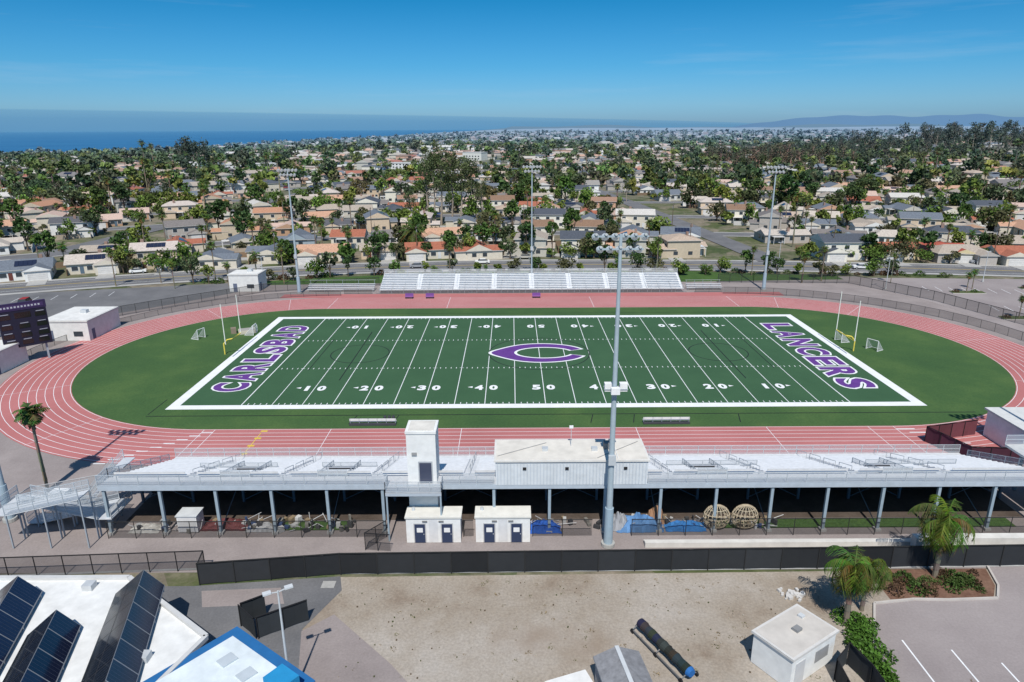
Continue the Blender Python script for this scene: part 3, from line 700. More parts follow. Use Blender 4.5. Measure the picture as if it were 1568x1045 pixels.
def palm_t(seed,h=9,nf=34,Lf=2.6,seg=6,lw=.12,ll=.75,col=(.06,.10,.02),tr=.2,droop=1.,skirt=False,nsub=2,hang=.35):
    r_=random.Random(seed); bb=B(); bark=(.20,.16,.12)
    for i in range(8):
        z0=h*i/8;z1=h*(i+1)/8; bb.cyl((.02*math.sin(i),0,z0-(.3 if i==0 else 0)),(.02*math.sin(i+1),0,z1),tr*(1.25-.35*i/8),tr*(1.1-.35*(i+1)/8),9,tuple(q*r_.uniform(.8,1.15) for q in bark),PAINT,False)
    for f in range(nf):
        az=f*2.39996+r_.uniform(-.3,.3); el=rad(80-125*(f/nf)**.85+r_.uniform(-14,14)) 
        p=Vector((0,0,h)); d_el=el; L=Lf*r_.uniform(.65,1.2); st=L/seg; dr=r_.uniform(.7,1.35)
        old=f/nf>.84
        c=tuple(q*r_.uniform(.6,1.35) for q in col) if not old else (.22*r_.uniform(.7,1.2),.15,.04)
        prev=p.copy()
        for s in range(seg):
            d=Vector((math.cos(az)*math.cos(d_el),math.sin(az)*math.cos(d_el),math.sin(d_el)))
            nx=prev+d*st; bb.beam(prev,nx,.05,.04,tuple(q*1.2 for q in c),FOL)
            side=Vector((-math.sin(az),math.cos(az),0))
            if s>0:
                for q in range(nsub):
                    o=prev+d*st*q/nsub; lf=ll*math.sin(math.pi*min(.95,(s+q/nsub)/seg*.85+.15))
                    for sg in (-1,1):
                        tip=o+side*sg*lf*.75+d*lf*.5+Vector((0,0,-lf*hang*r_.uniform(.3,1.7)))
                        w=d*lw*.5
                        bb.face([o-w,o+w,tip+w*.3,tip-w*.3],tuple(z*r_.uniform(.7,1.25) for z in c),FOL)
            prev=nx; d_el-=rad(17*droop*dr)*(1.1 if s>1 else .6)
    if skirt:
        for k in range(40):
            t=r_.uniform(0,6.28); z=h-r_.uniform(.3,1.6); bb.face([(0.1*math.cos(t),.1*math.sin(t),z+.4),(.5*math.cos(t+.2),.5*math.sin(t+.2),z-.4),(.45*math.cos(t-.2),.45*math.sin(t-.2),z-.5)],(.2,.15,.08),FOL)
    return bb.T()
def bush_t(seed,r=1.2,h=1.3,n=160,col=(.05,.09,.02),ls=.3):
    r_=np.random.default_rng(seed); d=r_.normal(size=(n,3)); d/=np.linalg.norm(d,axis=1)[:,None]; d[:,2]=np.abs(d[:,2])
    C=d*np.array([r,r,h])*(.6+.45*r_.random((n,1))); C[:,2]*=.95
    return rand_quads(C,ls*(.6+.8*r_.random(n)),np.array(col)*(1+r_.uniform(-.4,.4,(n,1))))
greens=[(.06,.11,.025),(.095,.155,.03),(.045,.085,.025),(.12,.165,.035),(.065,.09,.04),(.15,.19,.04),(.10,.10,.045)]
TREES=[tree_t(i,h=5+(i*37%5)*1.2,r=2.5+(i*13%5)*.55,nl=420,col=greens[i%7],base=.2+.05*(i%3),lobes=7+i%5) for i in range(14)]
MTREES=[tree_t(40+i,h=5.5+(i*37%6),r=2.8+(i*13%5)*.55,nl=84,ls=1.6,col=greens[i%7],lobes=7,base=.2,var=.45) for i in range(14)]
FTREES=[tree_t(80+i,h=7+(i*37%5),r=4.5+(i*13%5)*.5,nl=28,ls=4.2,col=greens[i%7],lobes=7,base=.1) for i in range(8)]
EUCS=[euc_t(i,25+i*1.5,col=[(.075,.10,.04),(.09,.11,.045),(.065,.09,.035)][i%3],n=1500,limbs=22,sp=1.15,ls=1.05,zlo=.38,cl=1.0) for i in range(5)]
MEUC=[euc_t(20+i,19+i*1.5,n=330,col=[(.05,.07,.028),(.085,.075,.042),(.045,.065,.028)][i%3],limbs=18,sp=1.3,ls=2.) for i in range(4)]
FANP=[palm_t(i,8+i*2.2,32,2.1,4,.34,.95,(.08,.115,.03),.19,1.3,True,1) for i in range(4)]
me_tree=[mesh_from('tree_mesh',t) for t in TREES]; me_palm=[mesh_from('palm_mesh',t) for t in FANP]; me_euc=[mesh_from('eucalyptus_mesh',t) for t in EUCS]
def addtree(me,name,x,y,s=1.,): return place(name,me,(x,y,float(gz(x,y))),R.uniform(0,6.28),(s*R.uniform(.85,1.15),s*R.uniform(.85,1.15),s*R.uniform(.85,1.2)))
# ---------------------------------------------------------------- houses
walls=[(.62,.56,.46),(.7,.69,.66),(.5,.42,.31),(.42,.38,.34),(.6,.47,.34),(.32,.38,.42),(.72,.68,.58),(.55,.33,.22),(.5,.48,.42),(.74,.73,.7),(.12,.22,.32),(.45,.28,.18)]
roofs=[(.20,.18,.17),(.40,.34,.28),(.11,.11,.12),(.46,.36,.28),(.36,.13,.08),(.50,.44,.38),(.24,.15,.10),(.52,.45,.40),(.15,.17,.20),(.46,.24,.15),(.55,.52,.48),(.08,.09,.11),(.52,.31,.21),(.33,.20,.14),(.55,.40,.33)]
def gable(b,x0,x1,y0,y1,z,rise,axis,rc,wc,hip=0.,oh=.5,m=ROOF):
    X0,X1,Y0,Y1=x0-oh,x1+oh,y0-oh,y1+oh; f=.16
    b.hexa([(X0,Y0,z),(X1,Y0,z),(X1,Y1,z),(X0,Y1,z),(X0,Y0,z+f),(X1,Y0,z+f),(X1,Y1,z+f),(X0,Y1,z+f)],(.5,.48,.45),PAINT,skip=(1,))
    z+=f; k=hip
    if axis=='x':
        ym=(Y0+Y1)/2; r0=(X0+k,ym,z+rise); r1=(X1-k,ym,z+rise)
        b.face([(X0,Y0,z),(X1,Y0,z),r1,r0],rc,m); b.face([(X1,Y1,z),(X0,Y1,z),r0,r1],rc,m)
        b.face([(X1,Y0,z),(X1,Y1,z),r1],rc if k else wc,m if k else PAINT); b.face([(X0,Y1,z),(X0,Y0,z),r0],rc if k else wc,m if k else PAINT)
    else:
        xm=(X0+X1)/2; r0=(xm,Y0+k,z+rise); r1=(xm,Y1-k,z+rise)
        b.face([(X1,Y0,z),(X1,Y1,z),r1,r0],rc,m); b.face([(X0,Y1,z),(X0,Y0,z),r0,r1],rc,m)
        b.face([(X0,Y0,z),(X1,Y0,z),r0],rc if k else wc,m if k else PAINT); b.face([(X1,Y1,z),(X0,Y1,z),r1],rc if k else wc,m if k else PAINT)
def house_t(seed,simple=False,wc=None,rc=None,two=None):
    r=random.Random(seed*7+1); b=B()
    wc=wc or r.choice(walls); rc=rc or r.choice(roofs)
    w=r.uniform(10,16); d=r.uniform(7.,10.5); two=(r.random()<.3) if two is None else two; h=5.3 if two else 2.7
    x0,x1,y0,y1=-w/2,w/2,-d/2,d/2; rise=r.uniform(1.3,2.3); hip=r.choice([0,0,d*.45])
    b.box(x0,x1,y0,y1,-1.5,h,wc)
    gable(b,x0,x1,y0,y1,h,rise,'x',rc,wc,hip)
    gx0=x0 if r.random()<.5 else x1-6; gy=y0-r.uniform(2.5,5)
    b.box(gx0,gx0+6,gy,y0,-1.5,2.6,wc); gable(b,gx0,gx0+6,gy,y0+2.5,2.6,1.3,'y',rc,wc,0,.4)
    bx=r.choice([x0+.3,x1-5.3])
    if r.random()<.6: b.box(bx,bx+5,y1,y1+3.5,-1.5,2.6,wc); gable(b,bx,bx+5,y1-2,y1+3.5,2.58,1.1,'y',rc,wc,0,.4)
    tr=(.7,.7,.68)
    b.box(gx0+.7,gx0+5.3,gy-.05,gy-.004,0,2.2,(.62,.6,.57))
    if simple: return b.T()
    for k in range(3): b.box(gx0+.75,gx0+5.25,gy-.065,gy-.053,.55+.5*k,.58+.5*k,(.35,.35,.35))
    def win(xc,yy,z,ww,hh,s):
        b.box(xc-ww/2-.1,xc+ww/2+.1,min(yy,yy+s*.05),max(yy,yy+s*.05),z-.1,z+hh+.1,tr); b.box(xc-ww/2,xc+ww/2,min(yy+s*.053,yy+s*.07),max(yy+s*.053,yy+s*.07),z,z+hh,(.04,.05,.06),GLASS)
    lo,hi=(gx0+6.3,x1) if gx0==x0 else (x0,gx0-.3)
    win(lo+(hi-lo)*.28,y0,.9,1.6,1.2,-1); win(lo+(hi-lo)*.8,y0,.9,1.4,1.2,-1)
    b.box(lo+(hi-lo)*.52-.5,lo+(hi-lo)*.52+.5,y0-.06,y0-.004,0,2.1,r.choice([(.15,.05,.04),(.1,.15,.2),(.6,.6,.6),(.2,.12,.07)]))
    for f in (.15,.4,.62,.85): win(x0+w*f,y1,.8,1.5,1.3,1)
    if two:
        for f in (.2,.5,.8): win(x0+w*f,y0,3.4,1.4,1.2,-1); win(x0+w*f,y1,3.4,1.4,1.2,1)
    for s,xx in ((-1,x0),(1,x1)):
        for yy in (-d*.25,d*.2): b.box(min(xx,xx+s*.06),max(xx,xx+s*.06),yy-.7,yy+.7,.9,2.0,(.04,.05,.06),GLASS)
    if r.random()<.6:
        cx=r.uniform(x0+2,x1-2); b.box(cx,cx+.9,d*.15,d*.15+.7,h,h+rise+.9,(.3,.2,.16))
    if r.random()<.4:
        t=rise/(d/2+.5); yy0=-d*.38;yy1=-d*.1
        for k in range(5):
            X=-2+k*1.05; z0=h+.16+(yy0+d/2+.5)*t+.1; z1=h+.16+(yy1+d/2+.5)*t+.1
            b.face([(X,yy0,z0),(X+1,yy0,z0),(X+1,yy1,z1),(X,yy1,z1)],(.02,.025,.05),GLASS)
    b.box(gx0+.8,gx0+5.2,gy-6.5,gy-.06,-.5,.04,(.4,.39,.37),CONC)
    px=r.uniform(x0+1,x1-5); b.box(px,px+4,y1+.05,y1+2.8,2.35,2.45,(.6,.58,.55)); 
    for xx in (px+.1,px+3.8): b.box(xx,xx+.12,y1+2.6,y1+2.72,-.5,2.35,tr)
    return b.T()
HT=[house_t(i) for i in range(46)]; HM=[mesh_from('suburban_house_mesh',t) for t in HT]
HS_T=[house_t(100+i,True) for i in range(34)]
def fy(x): 
    a=min(abs(x),230.); return 85-(.0007 if x>0 else .00155)*a*a
def ry(x,k): return fy(x)+62*k+min(k,3)*3.2*math.sin(x/85.+k*1.7)
def car_t(c,suv=False):
    b=B(); hgt=1.75 if suv else 1.42
    prof=[(-2.2,.35),(-2.25,.75),(-2.1,.95),(-1.3,1.0),(-.75,hgt),(1.0 if not suv else 1.7,hgt),(1.65 if not suv else 2.1,1.0),(2.2,.92),(2.25,.6),(2.2,.35)]
    w=.9; n=len(prof)
    def pt(i,s): 
        x,z=prof[i]; ww=w if z<1.05 else w*.8
        return (x,s*ww,z)
    for i in range(n):
        j=(i+1)%n; col=c;m=PAINT
        if (i,j) in ((3,4),(5,6)): col=(.03,.035,.04);m=GLASS
        b.face([pt(i,-1),pt(i,1),pt(j,1),pt(j,-1)],col,m)
    for s in (-1,1):
        b.face([pt(i,s) for i in (0,1,2,3,6,7,8,9)],c); b.face([pt(i,s) for i in (3,4,5,6)],(.03,.035,.04),GLASS)
        for x in (-1.4,1.4):
            b.cyl((x,s*.72,.33),(x,s*.93,.33),.34,.34,12,(.02,.02,.02)); b.cyl((x,s*.9,.33),(x,s*.945,.33),.18,.18,8,LG,METAL)
    b.box(-2.28,-2.2,-.75,.75,.55,.75,(.5,.5,.5)); b.box(2.2,2.28,-.8,-.5,.7,.85,(.4,.02,.02)); b.box(2.2,2.28,.5,.8,.7,.85,(.4,.02,.02))
    return b.T()
CARM=[mesh_from('car_mesh',car_t(c,i%3==1)) for i,c in enumerate([(.7,.7,.7),(.03,.03,.035),(.3,.31,.33),(.75,.75,.73),(.3,.03,.03),(.05,.1,.25),(.45,.42,.36),(.15,.16,.17)])]
def car(x,y,yaw): place('parked_car',R.choice(CARM),(x,y,float(gz(x,y))+.1),yaw)
def strip(name,f,xs,w,zoff,mat):
    V=[];n=len(xs)
    for i,x in enumerate(xs):
        x2=xs[min(i+1,n-1)];x1=xs[max(i-1,0)]; a,b2=f(x1),f(x2); d=Vector((b2[0]-a[0],b2[1]-a[1])).normalized(); p=f(x)
        for s in (-1,1):
            q=(p[0]-d.y*s*w/2,p[1]+d.x*s*w/2); V.append((q[0],q[1],float(gz(*q))+zoff))
    bb=B(); bb.V=V
    for i in range(n-1): bb.F.append([2*i,2*i+2,2*i+3,2*i+1]); bb.C.append((1,1,1)); bb.M.append(0)
    return make_obj(name,bb.T(),[mat])
def lim(y): return .8*(y+119)+40
for k in range(8):
    off=62*k; lx=lim(85+off)
    xs=list(np.arange(-lx,lx+1,10.))
    if k==0:
        strip('sidewalk',lambda x:(x,fy(x)),xs,17.,.03,m_concs)
        strip('main_road',lambda x:(x,fy(x)),xs,13.,.06,m_asph)
        strip('road_centre_line',lambda x:(x,fy(x)),xs,.3,.08,m_yel)
        for o_ in (-4.5,4.5): strip('road_edge_line',lambda x:(x,fy(x)+o_),xs,.15,.08,m_white)
    else:
        strip('sidewalk',lambda x:(x,ry(x,k)),xs,11.,.06,m_concs)
        strip('residential_street',lambda x:(x,ry(x,k)),xs,8.,.09,m_asph)
def csx(y): return 76-.09*(y-82)
def csl(y): return -165+.1*(y-60)
strip('cross_street',lambda y:(csx(y),y),list(np.arange(88,520,10.)),9.,.13,m_asph)
strip('cross_street',lambda y:(csl(y),y),list(np.arange(70,520,10.)),9.,.13,m_asph)
merged=[];mtree=[];walls_=B()
def tint(): 
    g=R.uniform(.75,1.3); return (g*R.uniform(.85,1.3),g,g*R.uniform(.8,1.1))
for k in range(8):
    for so,face in ((18,0),(45.5,math.pi)):
        off=62*k+so; lx=lim(85+off); x=-lx
        while x<lx:
            x+=R.uniform(15,19.5); y=(ry(x,k)+so if face==0 else ry(x,k+1)-16.5)+R.uniform(-2.5,2.5)
            if abs(x-csx(y))<14 or abs(x-csl(y))<13: continue
            if -50<x<-14 and 175<y<205: continue
            sl=math.atan2(ry(x+3,k)-ry(x-3,k),6); yaw=face+sl+R.choice([0,0,math.pi/2,-math.pi/2,math.pi])+R.uniform(-.16,.16)
            z=float(gz(x,y))+.1; hi=R.randrange(46)
            if y<235: place('suburban_house',HM[hi],(x,y,z),yaw)
            else: merged.append(xf(HT[hi],(x,y,z),yaw,R.uniform(.88,1.14)))
            if y<330 and R.random()<.7:
                wc=R.choice([(.25,.17,.11),(.55,.53,.5),(.2,.14,.09),(.4,.33,.26)]); yy=y+(12.5 if face==0 else -12.); 
                walls_.obox(x,yy,z-.5,z+1.6,R.uniform(10,17),.15,sl,wc); walls_.obox(x+9,y+(5 if face==0 else -5),z-.5,z+1.6,.15,R.uniform(8,14),sl,wc)
            clump=math.sin(x/60.+k)*math.cos(y/75.)   # leafier and barer blocks
            for q in range(max(2,int(R.choice([3,4,5,6])+2*clump))):
                fr=R.random()
                tx=x+R.uniform(-10,10)
                if fr<.62: ty=y+(1 if face==0 else -1)*R.uniform(8.5,16)
                elif fr<.85: ty=y+(-1 if face==0 else 1)*R.uniform(8,11)
                else: tx=x+R.choice([-9,9]); ty=y+R.uniform(-5,5)
                if abs(tx-csx(ty))<7 or (ty<fy(tx)+10): continue
                rr=R.random(); sc=R.choice([.4,.5,.65,.8,1.,1.2,1.5])*R.uniform(.85,1.15)
                if ty<215:
                    if rr<.2: addtree(R.choice(me_palm),'fan_palm_tree',tx,ty,R.uniform(.6,1.15))
                    elif sc>.75 or q<2: addtree(R.choice(me_tree),'leafy_tree',tx,ty,min(sc,1.4))
                    else: mtree.append(xf(R.choice(TREES),(tx,ty,float(gz(tx,ty))),R.uniform(0,6),sc,tint()))
                else:
                    T=R.choice(FANP) if rr<.09 else R.choice(TREES if ty<300 else MTREES)
                    mtree.append(xf(T,(tx,ty,float(gz(tx,ty))),R.uniform(0,6),sc*1.08,tint()))
            if R.random()<.45 and y<420:
                kk=k if face==0 else k+1; yy=ry(x,kk)+(3. if face==0 else -3.)
                if kk==0: yy=fy(x)+R.choice([-2.4,2.4,10.])
                car(x+R.uniform(-4,4),yy,sl+R.choice([0,math.pi]))
make_obj('neighbourhood_houses',concat(merged)); walls_.obj('backyard_fences')
red=mesh_from('red_tile_house_mesh',house_t(501,False,(.6,.5,.3),(.36,.09,.06),False)); 
wht=mesh_from('white_house_mesh',house_t(502,False,(.75,.76,.76),(.55,.6,.66),False)); wh2=mesh_from('white_two_storey_house_mesh',house_t(503,False,(.74,.74,.72),(.3,.28,.26),True))
fh=[];ft=[]
cnt=0
while cnt<2900:
    y=80+math.sqrt(R.random())*1450; x=R.uniform(-1,1)*(.8*(y+119))
    if y<590: continue
    cnt+=1
    if 330<x<1100 and 560<y<1000 and R.random()<.8: continue
    fh.append(xf(R.choice(HS_T),(x,y,float(gz(x,y))),.5*math.sin(x/300)+R.choice([0,1.57,3.14])+R.uniform(-.2,.2),R.uniform(.85,1.3)))
# larger blocks: condos, school, shops
bb=B()
for i in range(60):
    y=R.uniform(420,1700); x=R.uniform(-.75,.75)*(y+119); z=float(gz(x,y)); c=R.choice([(.7,.68,.62),(.62,.5,.4),(.74,.73,.71)]); w_=R.uniform(22,46); d_=R.uniform(11,18); h_=R.uniform(5,9); a_=R.uniform(-.5,.5)
    if 330<x<1100 and y<1000: continue
    bb.obox(x,y,z-2,z+h_,w_,d_,a_,c); bb.obox(x,y,z+h_+.01,z+h_+.6,w_+.6,d_+.6,a_,R.choice([(.5,.28,.19),(.6,.58,.55),(.5,.42,.36)]),ROOF)
    for j in range(int(w_/4)):
        for zz in (1.2,4.):
            if zz+1.5<h_: t=-w_/2+2+j*4; bb.obox(x+math.cos(a_)*t+math.sin(a_)*(d_/2+.03),y+math.sin(a_)*t-math.cos(a_)*(d_/2+.03),z+zz,z+zz+1.4,1.8,.06,a_,(.05,.06,.07),GLASS)
bb.obj('apartment_buildings')
cnt=0
while cnt<3600:
    y=1500+R.random()**1.0*4300; x=R.uniform(-1,1)*(.8*(y+119))
    if x<coast(y)+120: cnt+=.3; continue
    if math.sin(x/420.)*math.cos(y/510.)>.55: cnt+=.4; continue
    cnt+=1
    fh.append(xf(R.choice(HS_T),(x,y,float(gz(x,y))),R.uniform(0,6),R.uniform(1.1,2.5),1.1))
make_obj('distant_houses',concat(fh))
cnt=0
while cnt<5600:
    y=80+math.sqrt(R.random())*1450; x=R.uniform(-1,1)*(.8*(y+119))
    if y<560: continue
    if math.sin(x/110.+2)*math.sin(y/140.)<-.3 and R.random()<.6: continue
    cnt+=1; ft.append(xf(R.choice(MTREES),(x,y,float(gz(x,y))-.3),R.uniform(0,6),R.choice([.6,.8,1.,1.3,1.8])*R.uniform(.85,1.15),tint()))
cnt=0
while cnt<7000:
    y=1400+R.random()*5000; x=R.uniform(-1,1)*(.8*(y+119))
    if x<coast(y)+60: cnt+=.3; continue
    cnt+=1; ft.append(xf(R.choice(FTREES),(x,y,float(gz(x,y))-1),R.uniform(0,6),R.choice([.8,1.1,1.5,2.4])*R.uniform(.8,1.2),tint()))
for i in range(380):
    x=R.uniform(300,1000);y=R.uniform(500,850)+.1*x
    ft.append(xf(R.choice(MEUC),(x,y,float(gz(x,y))),R.uniform(0,6),R.uniform(.55,1.1)*(1.4 if x>480 else .85),(.8,.8,.75)))
for i in range(80):
    x=R.uniform(190,300);y=R.uniform(480,640)
    ft.append(xf(R.choice(MEUC),(x,y,float(gz(x,y))),R.uniform(0,6),R.uniform(.6,1.05),(1.7,1.2,1.2)))
for i in range(9):
    x=-335+R.uniform(-18,18);y=R.uniform(580,620)
    ft.append(xf(R.choice(MEUC),(x,y,float(gz(x,y))),R.uniform(0,6),R.uniform(1.0,1.35),(.85,.85,.85)))
for i in range(110):
    x=R.uniform(-600,600);y=R.uniform(240,1000)
    ft.append(xf(R.choice(MEUC),(x,y,float(gz(x,y))),R.uniform(0,6),R.uniform(.4,.8)))
make_obj('neighbourhood_tree_mass',concat(mtree)); make_obj('distant_tree_mass',concat(ft))
for i in range(10):
    x=-49+i*3.6+R.uniform(-1,1); y=R.uniform(174,204); addtree(me_euc[i%5],'eucalyptus_tree',x,y,R.uniform(.78,1.1) if 1<i<8 else .62)
date=mesh_from('date_palm_mesh',palm_t(5,6.5,60,5.2,7,.25,.8,(.075,.115,.03),.55,.75,False,2)); place('date_palm_tree',date,(-37,104,0),0,1.15)
place('date_palm_tree',date,(3,152,0),1,.7)
for x,y,s in ((-72,57,1),(-66,60,.8),(-80,58,.7),(72,58,.9),(78,60,.7),(62,68,.6),(-100,62,.7),(-22,66,.7),(24,64,.65),(35,66,.7),(95,57,.5),(112,50,.55),(-12,62,.5),(-86,64,.8),(-93,55,.6),(-110,58,.7)):
    place('fan_palm_tree',me_palm[int(abs(x))%4],(x,y,0),x,s)
for i in range(40):
    x=-95+i*5+R.uniform(-2,2); y=fy(x)-10.5-R.uniform(0,5)
    if y>59: addtree(R.choice(me_tree),'street_tree',x,y,R.uniform(.4,.8))
for i in range(50):
    x=R.uniform(-120,130); y=fy(x)+R.uniform(9.5,12.5)
    if abs(x-csx(y))>9: addtree(R.choice(me_tree),'street_tree',x,y,R.uniform(.45,1.15))
sheet('lawn_verge',[(-75,58.5),(-40,60),(40,60),(85,62),(85,67),(40,75),(-20,76),(-75,63)],-.02,m_lawn)
bushm=[mesh_from('bush_mesh',bush_t(i,1.3,1.3,160,[(.05,.09,.02),(.10,.06,.035),(.07,.10,.03),(.12,.03,.04)][i%4])) for i in range(4)]
for i in range(70):
    x=R.uniform(-90,120); y=fy(x)-9.5-R.uniform(0,3); place('shrub',bushm[i%3],(x,y,0),i,R.uniform(.5,1.3))
for i in range(34):
    x=R.uniform(28.7,37.6);y=R.uniform(-68.5,-65.4); place('shrub',bushm[i%3],(x,y,0),i,R.uniform(.3,.7))
P1=palm_t(11,5.2,30,3.3,10,.075,.85,(.075,.115,.02),.2,1.25,False,4,.8); P2=palm_t(12,5.0,28,3.4,10,.075,.85,(.08,.12,.02),.19,1.2,False,4,.8)
place('queen_palm_tree',mesh_from('queen_palm',P1),(22.6,-72.3,0),0,1.05); place('queen_palm_tree',mesh_from('queen_palm',P2),(33.8,-66.0,0),2,1.15)
place('queen_palm_tree',mesh_from('queen_palm',P2),(24.8,-70.6,0),4,.85)
fp=mesh_from('fan_palm_near',palm_t(3,9.6,36,1.8,5,.22,.8,(.07,.10,.03),.17,1.2,True,2)); place('fan_palm_tree',fp,(-58.6,-49.4,0))
hb=[xf(bush_t(i,1.,1.1,260,(.06,.13,.02),.22),(22.4+R.uniform(-.9,.9)+(i*.06),-80+i*.55,0)) for i in range(16)]
make_obj('hedge',concat(hb))
# ---------------------------------------------------------------- left side buildings
def flatb(name,x0,x1,y0,y1,h,c=(.68,.67,.64)):
    bb=B(); bb.box(x0,x1,y0,y1,0,h,c); bb.box(x0-.15,x1+.15,y0-.15,y1+.15,h+.003,h+.3,(.6,.59,.56)); bb.box(x0+.2,x1-.2,y0+.2,y1-.2,h+.303,h+.33,(.70,.69,.66),CONC)
    bb.box(x0+1,x0+2,y0-.05,y0-.004,0,2.1,(.12,.14,.2)); bb.box(x1-3,x1-1.2,y0-.05,y0-.004,.9,1.9,(.04,.05,.06),GLASS); bb.box(x1+.004,x1+.05,y0+1,y0+2,0,2.1,(.12,.14,.2))
    bb.box((x0+x1)/2,(x0+x1)/2+1.2,(y0+y1)/2,(y0+y1)/2+1.,h+.333,h+1.,LG,METAL)
    bb.obj(name)
flatb('concession_building',-97,-88.,9,20,3.8); flatb('storage_building',-100,-92,-12,-3,3.6); flatb('utility_building',-77,-69.5,51,57,4.2)
flatb('school_building',-120,-108,5,14,4)
bb=B()
bb.box(-3.6,3.6,-.25,.25,3,9.6,(.018,.016,.035)); bb.box(-3.7,3.7,-.3,.3,9.603,10.9,(.035,.022,.07)); bb.box(-3.3,3.3,-.33,-.303,9.9,10.6,(.06,.035,.11))
for x in (-2.6,2.6): bb.box(x-.15,x+.15,.26,.6,0,10,GRY)
for zc,xs in ((8.6,(-2.6,2.6)),(6.8,(-2.6,0,2.6)),(5.2,(-2.6,0,2.6)),(3.9,(-2.4,0,2.4))):
    for x in xs:
        bb.box(x-.8,x+.8,-.28,-.253,zc-.45,zc+.3,(.01,.01,.012),GLASS); bb.box(x-.6,x+.6,-.28,-.253,zc+.42,zc+.54,(.35,.35,.4))
bb.box(-1.2,1.2,-.28,-.253,8.2,9.2,(.01,.01,.012),GLASS)
for i in range(12): bb.box(-3+i*.5,-2.72+i*.5,-.35,-.333,10.1,10.4,(.45,.45,.5))
bb.obj('scoreboard',loc=(-91,-3.5,0),rotz=rad(42))
arcR=[p for p in stad(46,24)]
right=[p for p in arcR if p[0]>40 and p[1]>-36]; left=[p for p in arcR if p[0]<-40 and p[1]>-36]
fence('track_perimeter_fence',sorted(right,key=lambda p:math.atan2(p[1],p[0]-HS)),1.7,3.,(.05,.05,.05),CHAIN,(.06,.06,.06))
fence('track_perimeter_fence',sorted(left,key=lambda p:-math.atan2(p[1],-(p[0]+HS))),1.25,3.,(.05,.05,.05),CHAIN,(.08,.08,.08))
fence('track_perimeter_fence',[(-47,47.7),(-40,47.7)],1.2,3,(.05,.05,.05),CHAIN,(.12,.12,.12)); fence('track_perimeter_fence',[(-39,47.75),(39,47.75)],1.1,3,(.3,.3,.3),CHAIN,(.3,.3,.3)); fence('track_perimeter_fence',[(41,47.7),(48,47.7)],1.2,3,(.05,.05,.05),CHAIN,(.12,.12,.12))
fence('boundary_fence',[(50,59),(84,57),(95,38),(103,10),(107,-20)],2.3,3.,(.03,.03,.03),CHAIN,(.04,.04,.04),.06)
fence('boundary_fence',[(-40,57.5),(-68,50),(-84,36),(-96,24)],2.2,3.,(.03,.03,.03),CHAIN,(.04,.04,.04),.05)
sheet('side_parking_lot',[(97,12),(170,-10),(175,50),(150,60),(92,64),(86,56),(94,36)],-.02,m_lot)
sheet('side_road_lot',[(-180,5),(-100,24),(-84,40),(-70,56),(-78,62),(-140,48),(-180,30)],-.02,m_asph)
bb=B()
for i in range(12): line(100+i*3.,48-i*.6,101.+i*3.,53-i*.6,.12,-.012,bb); line(104+i*3.,28-i*.6,105.+i*3.,33-i*.6,.12,-.012,bb)
for i in range(12): line(-150+i*4.,33+i*1.3,-151+i*4.,37.5+i*1.3,.12,-.012,bb)
make_obj('parking_stall_lines',bb.T(),[m_white])
for x,y in ((-120,37),(-133,30)): car(x,y,1.8)
for x,y in ((108,46),(128,50),(118,30),(140,36),(104,22),(124,12),(146,20)):
    pts=[(x-4,y-1.2),(x+4,y-1.6),(x+4.5,y+1),(x-3.5,y+1.4)]
    bb=B(); bb.prism(pts,-.02,.13,(.5,.47,.43),CONC,(.09,.11,.04),PAINT); bb.obj('parking_island')
    place('fan_palm_tree',me_palm[int(x)%2],(x,y,0),x,.55); place('shrub',bushm[0],(x+2,y,0),0,.7); place('shrub',bushm[1],(x-2.6,y,0),0,.7)
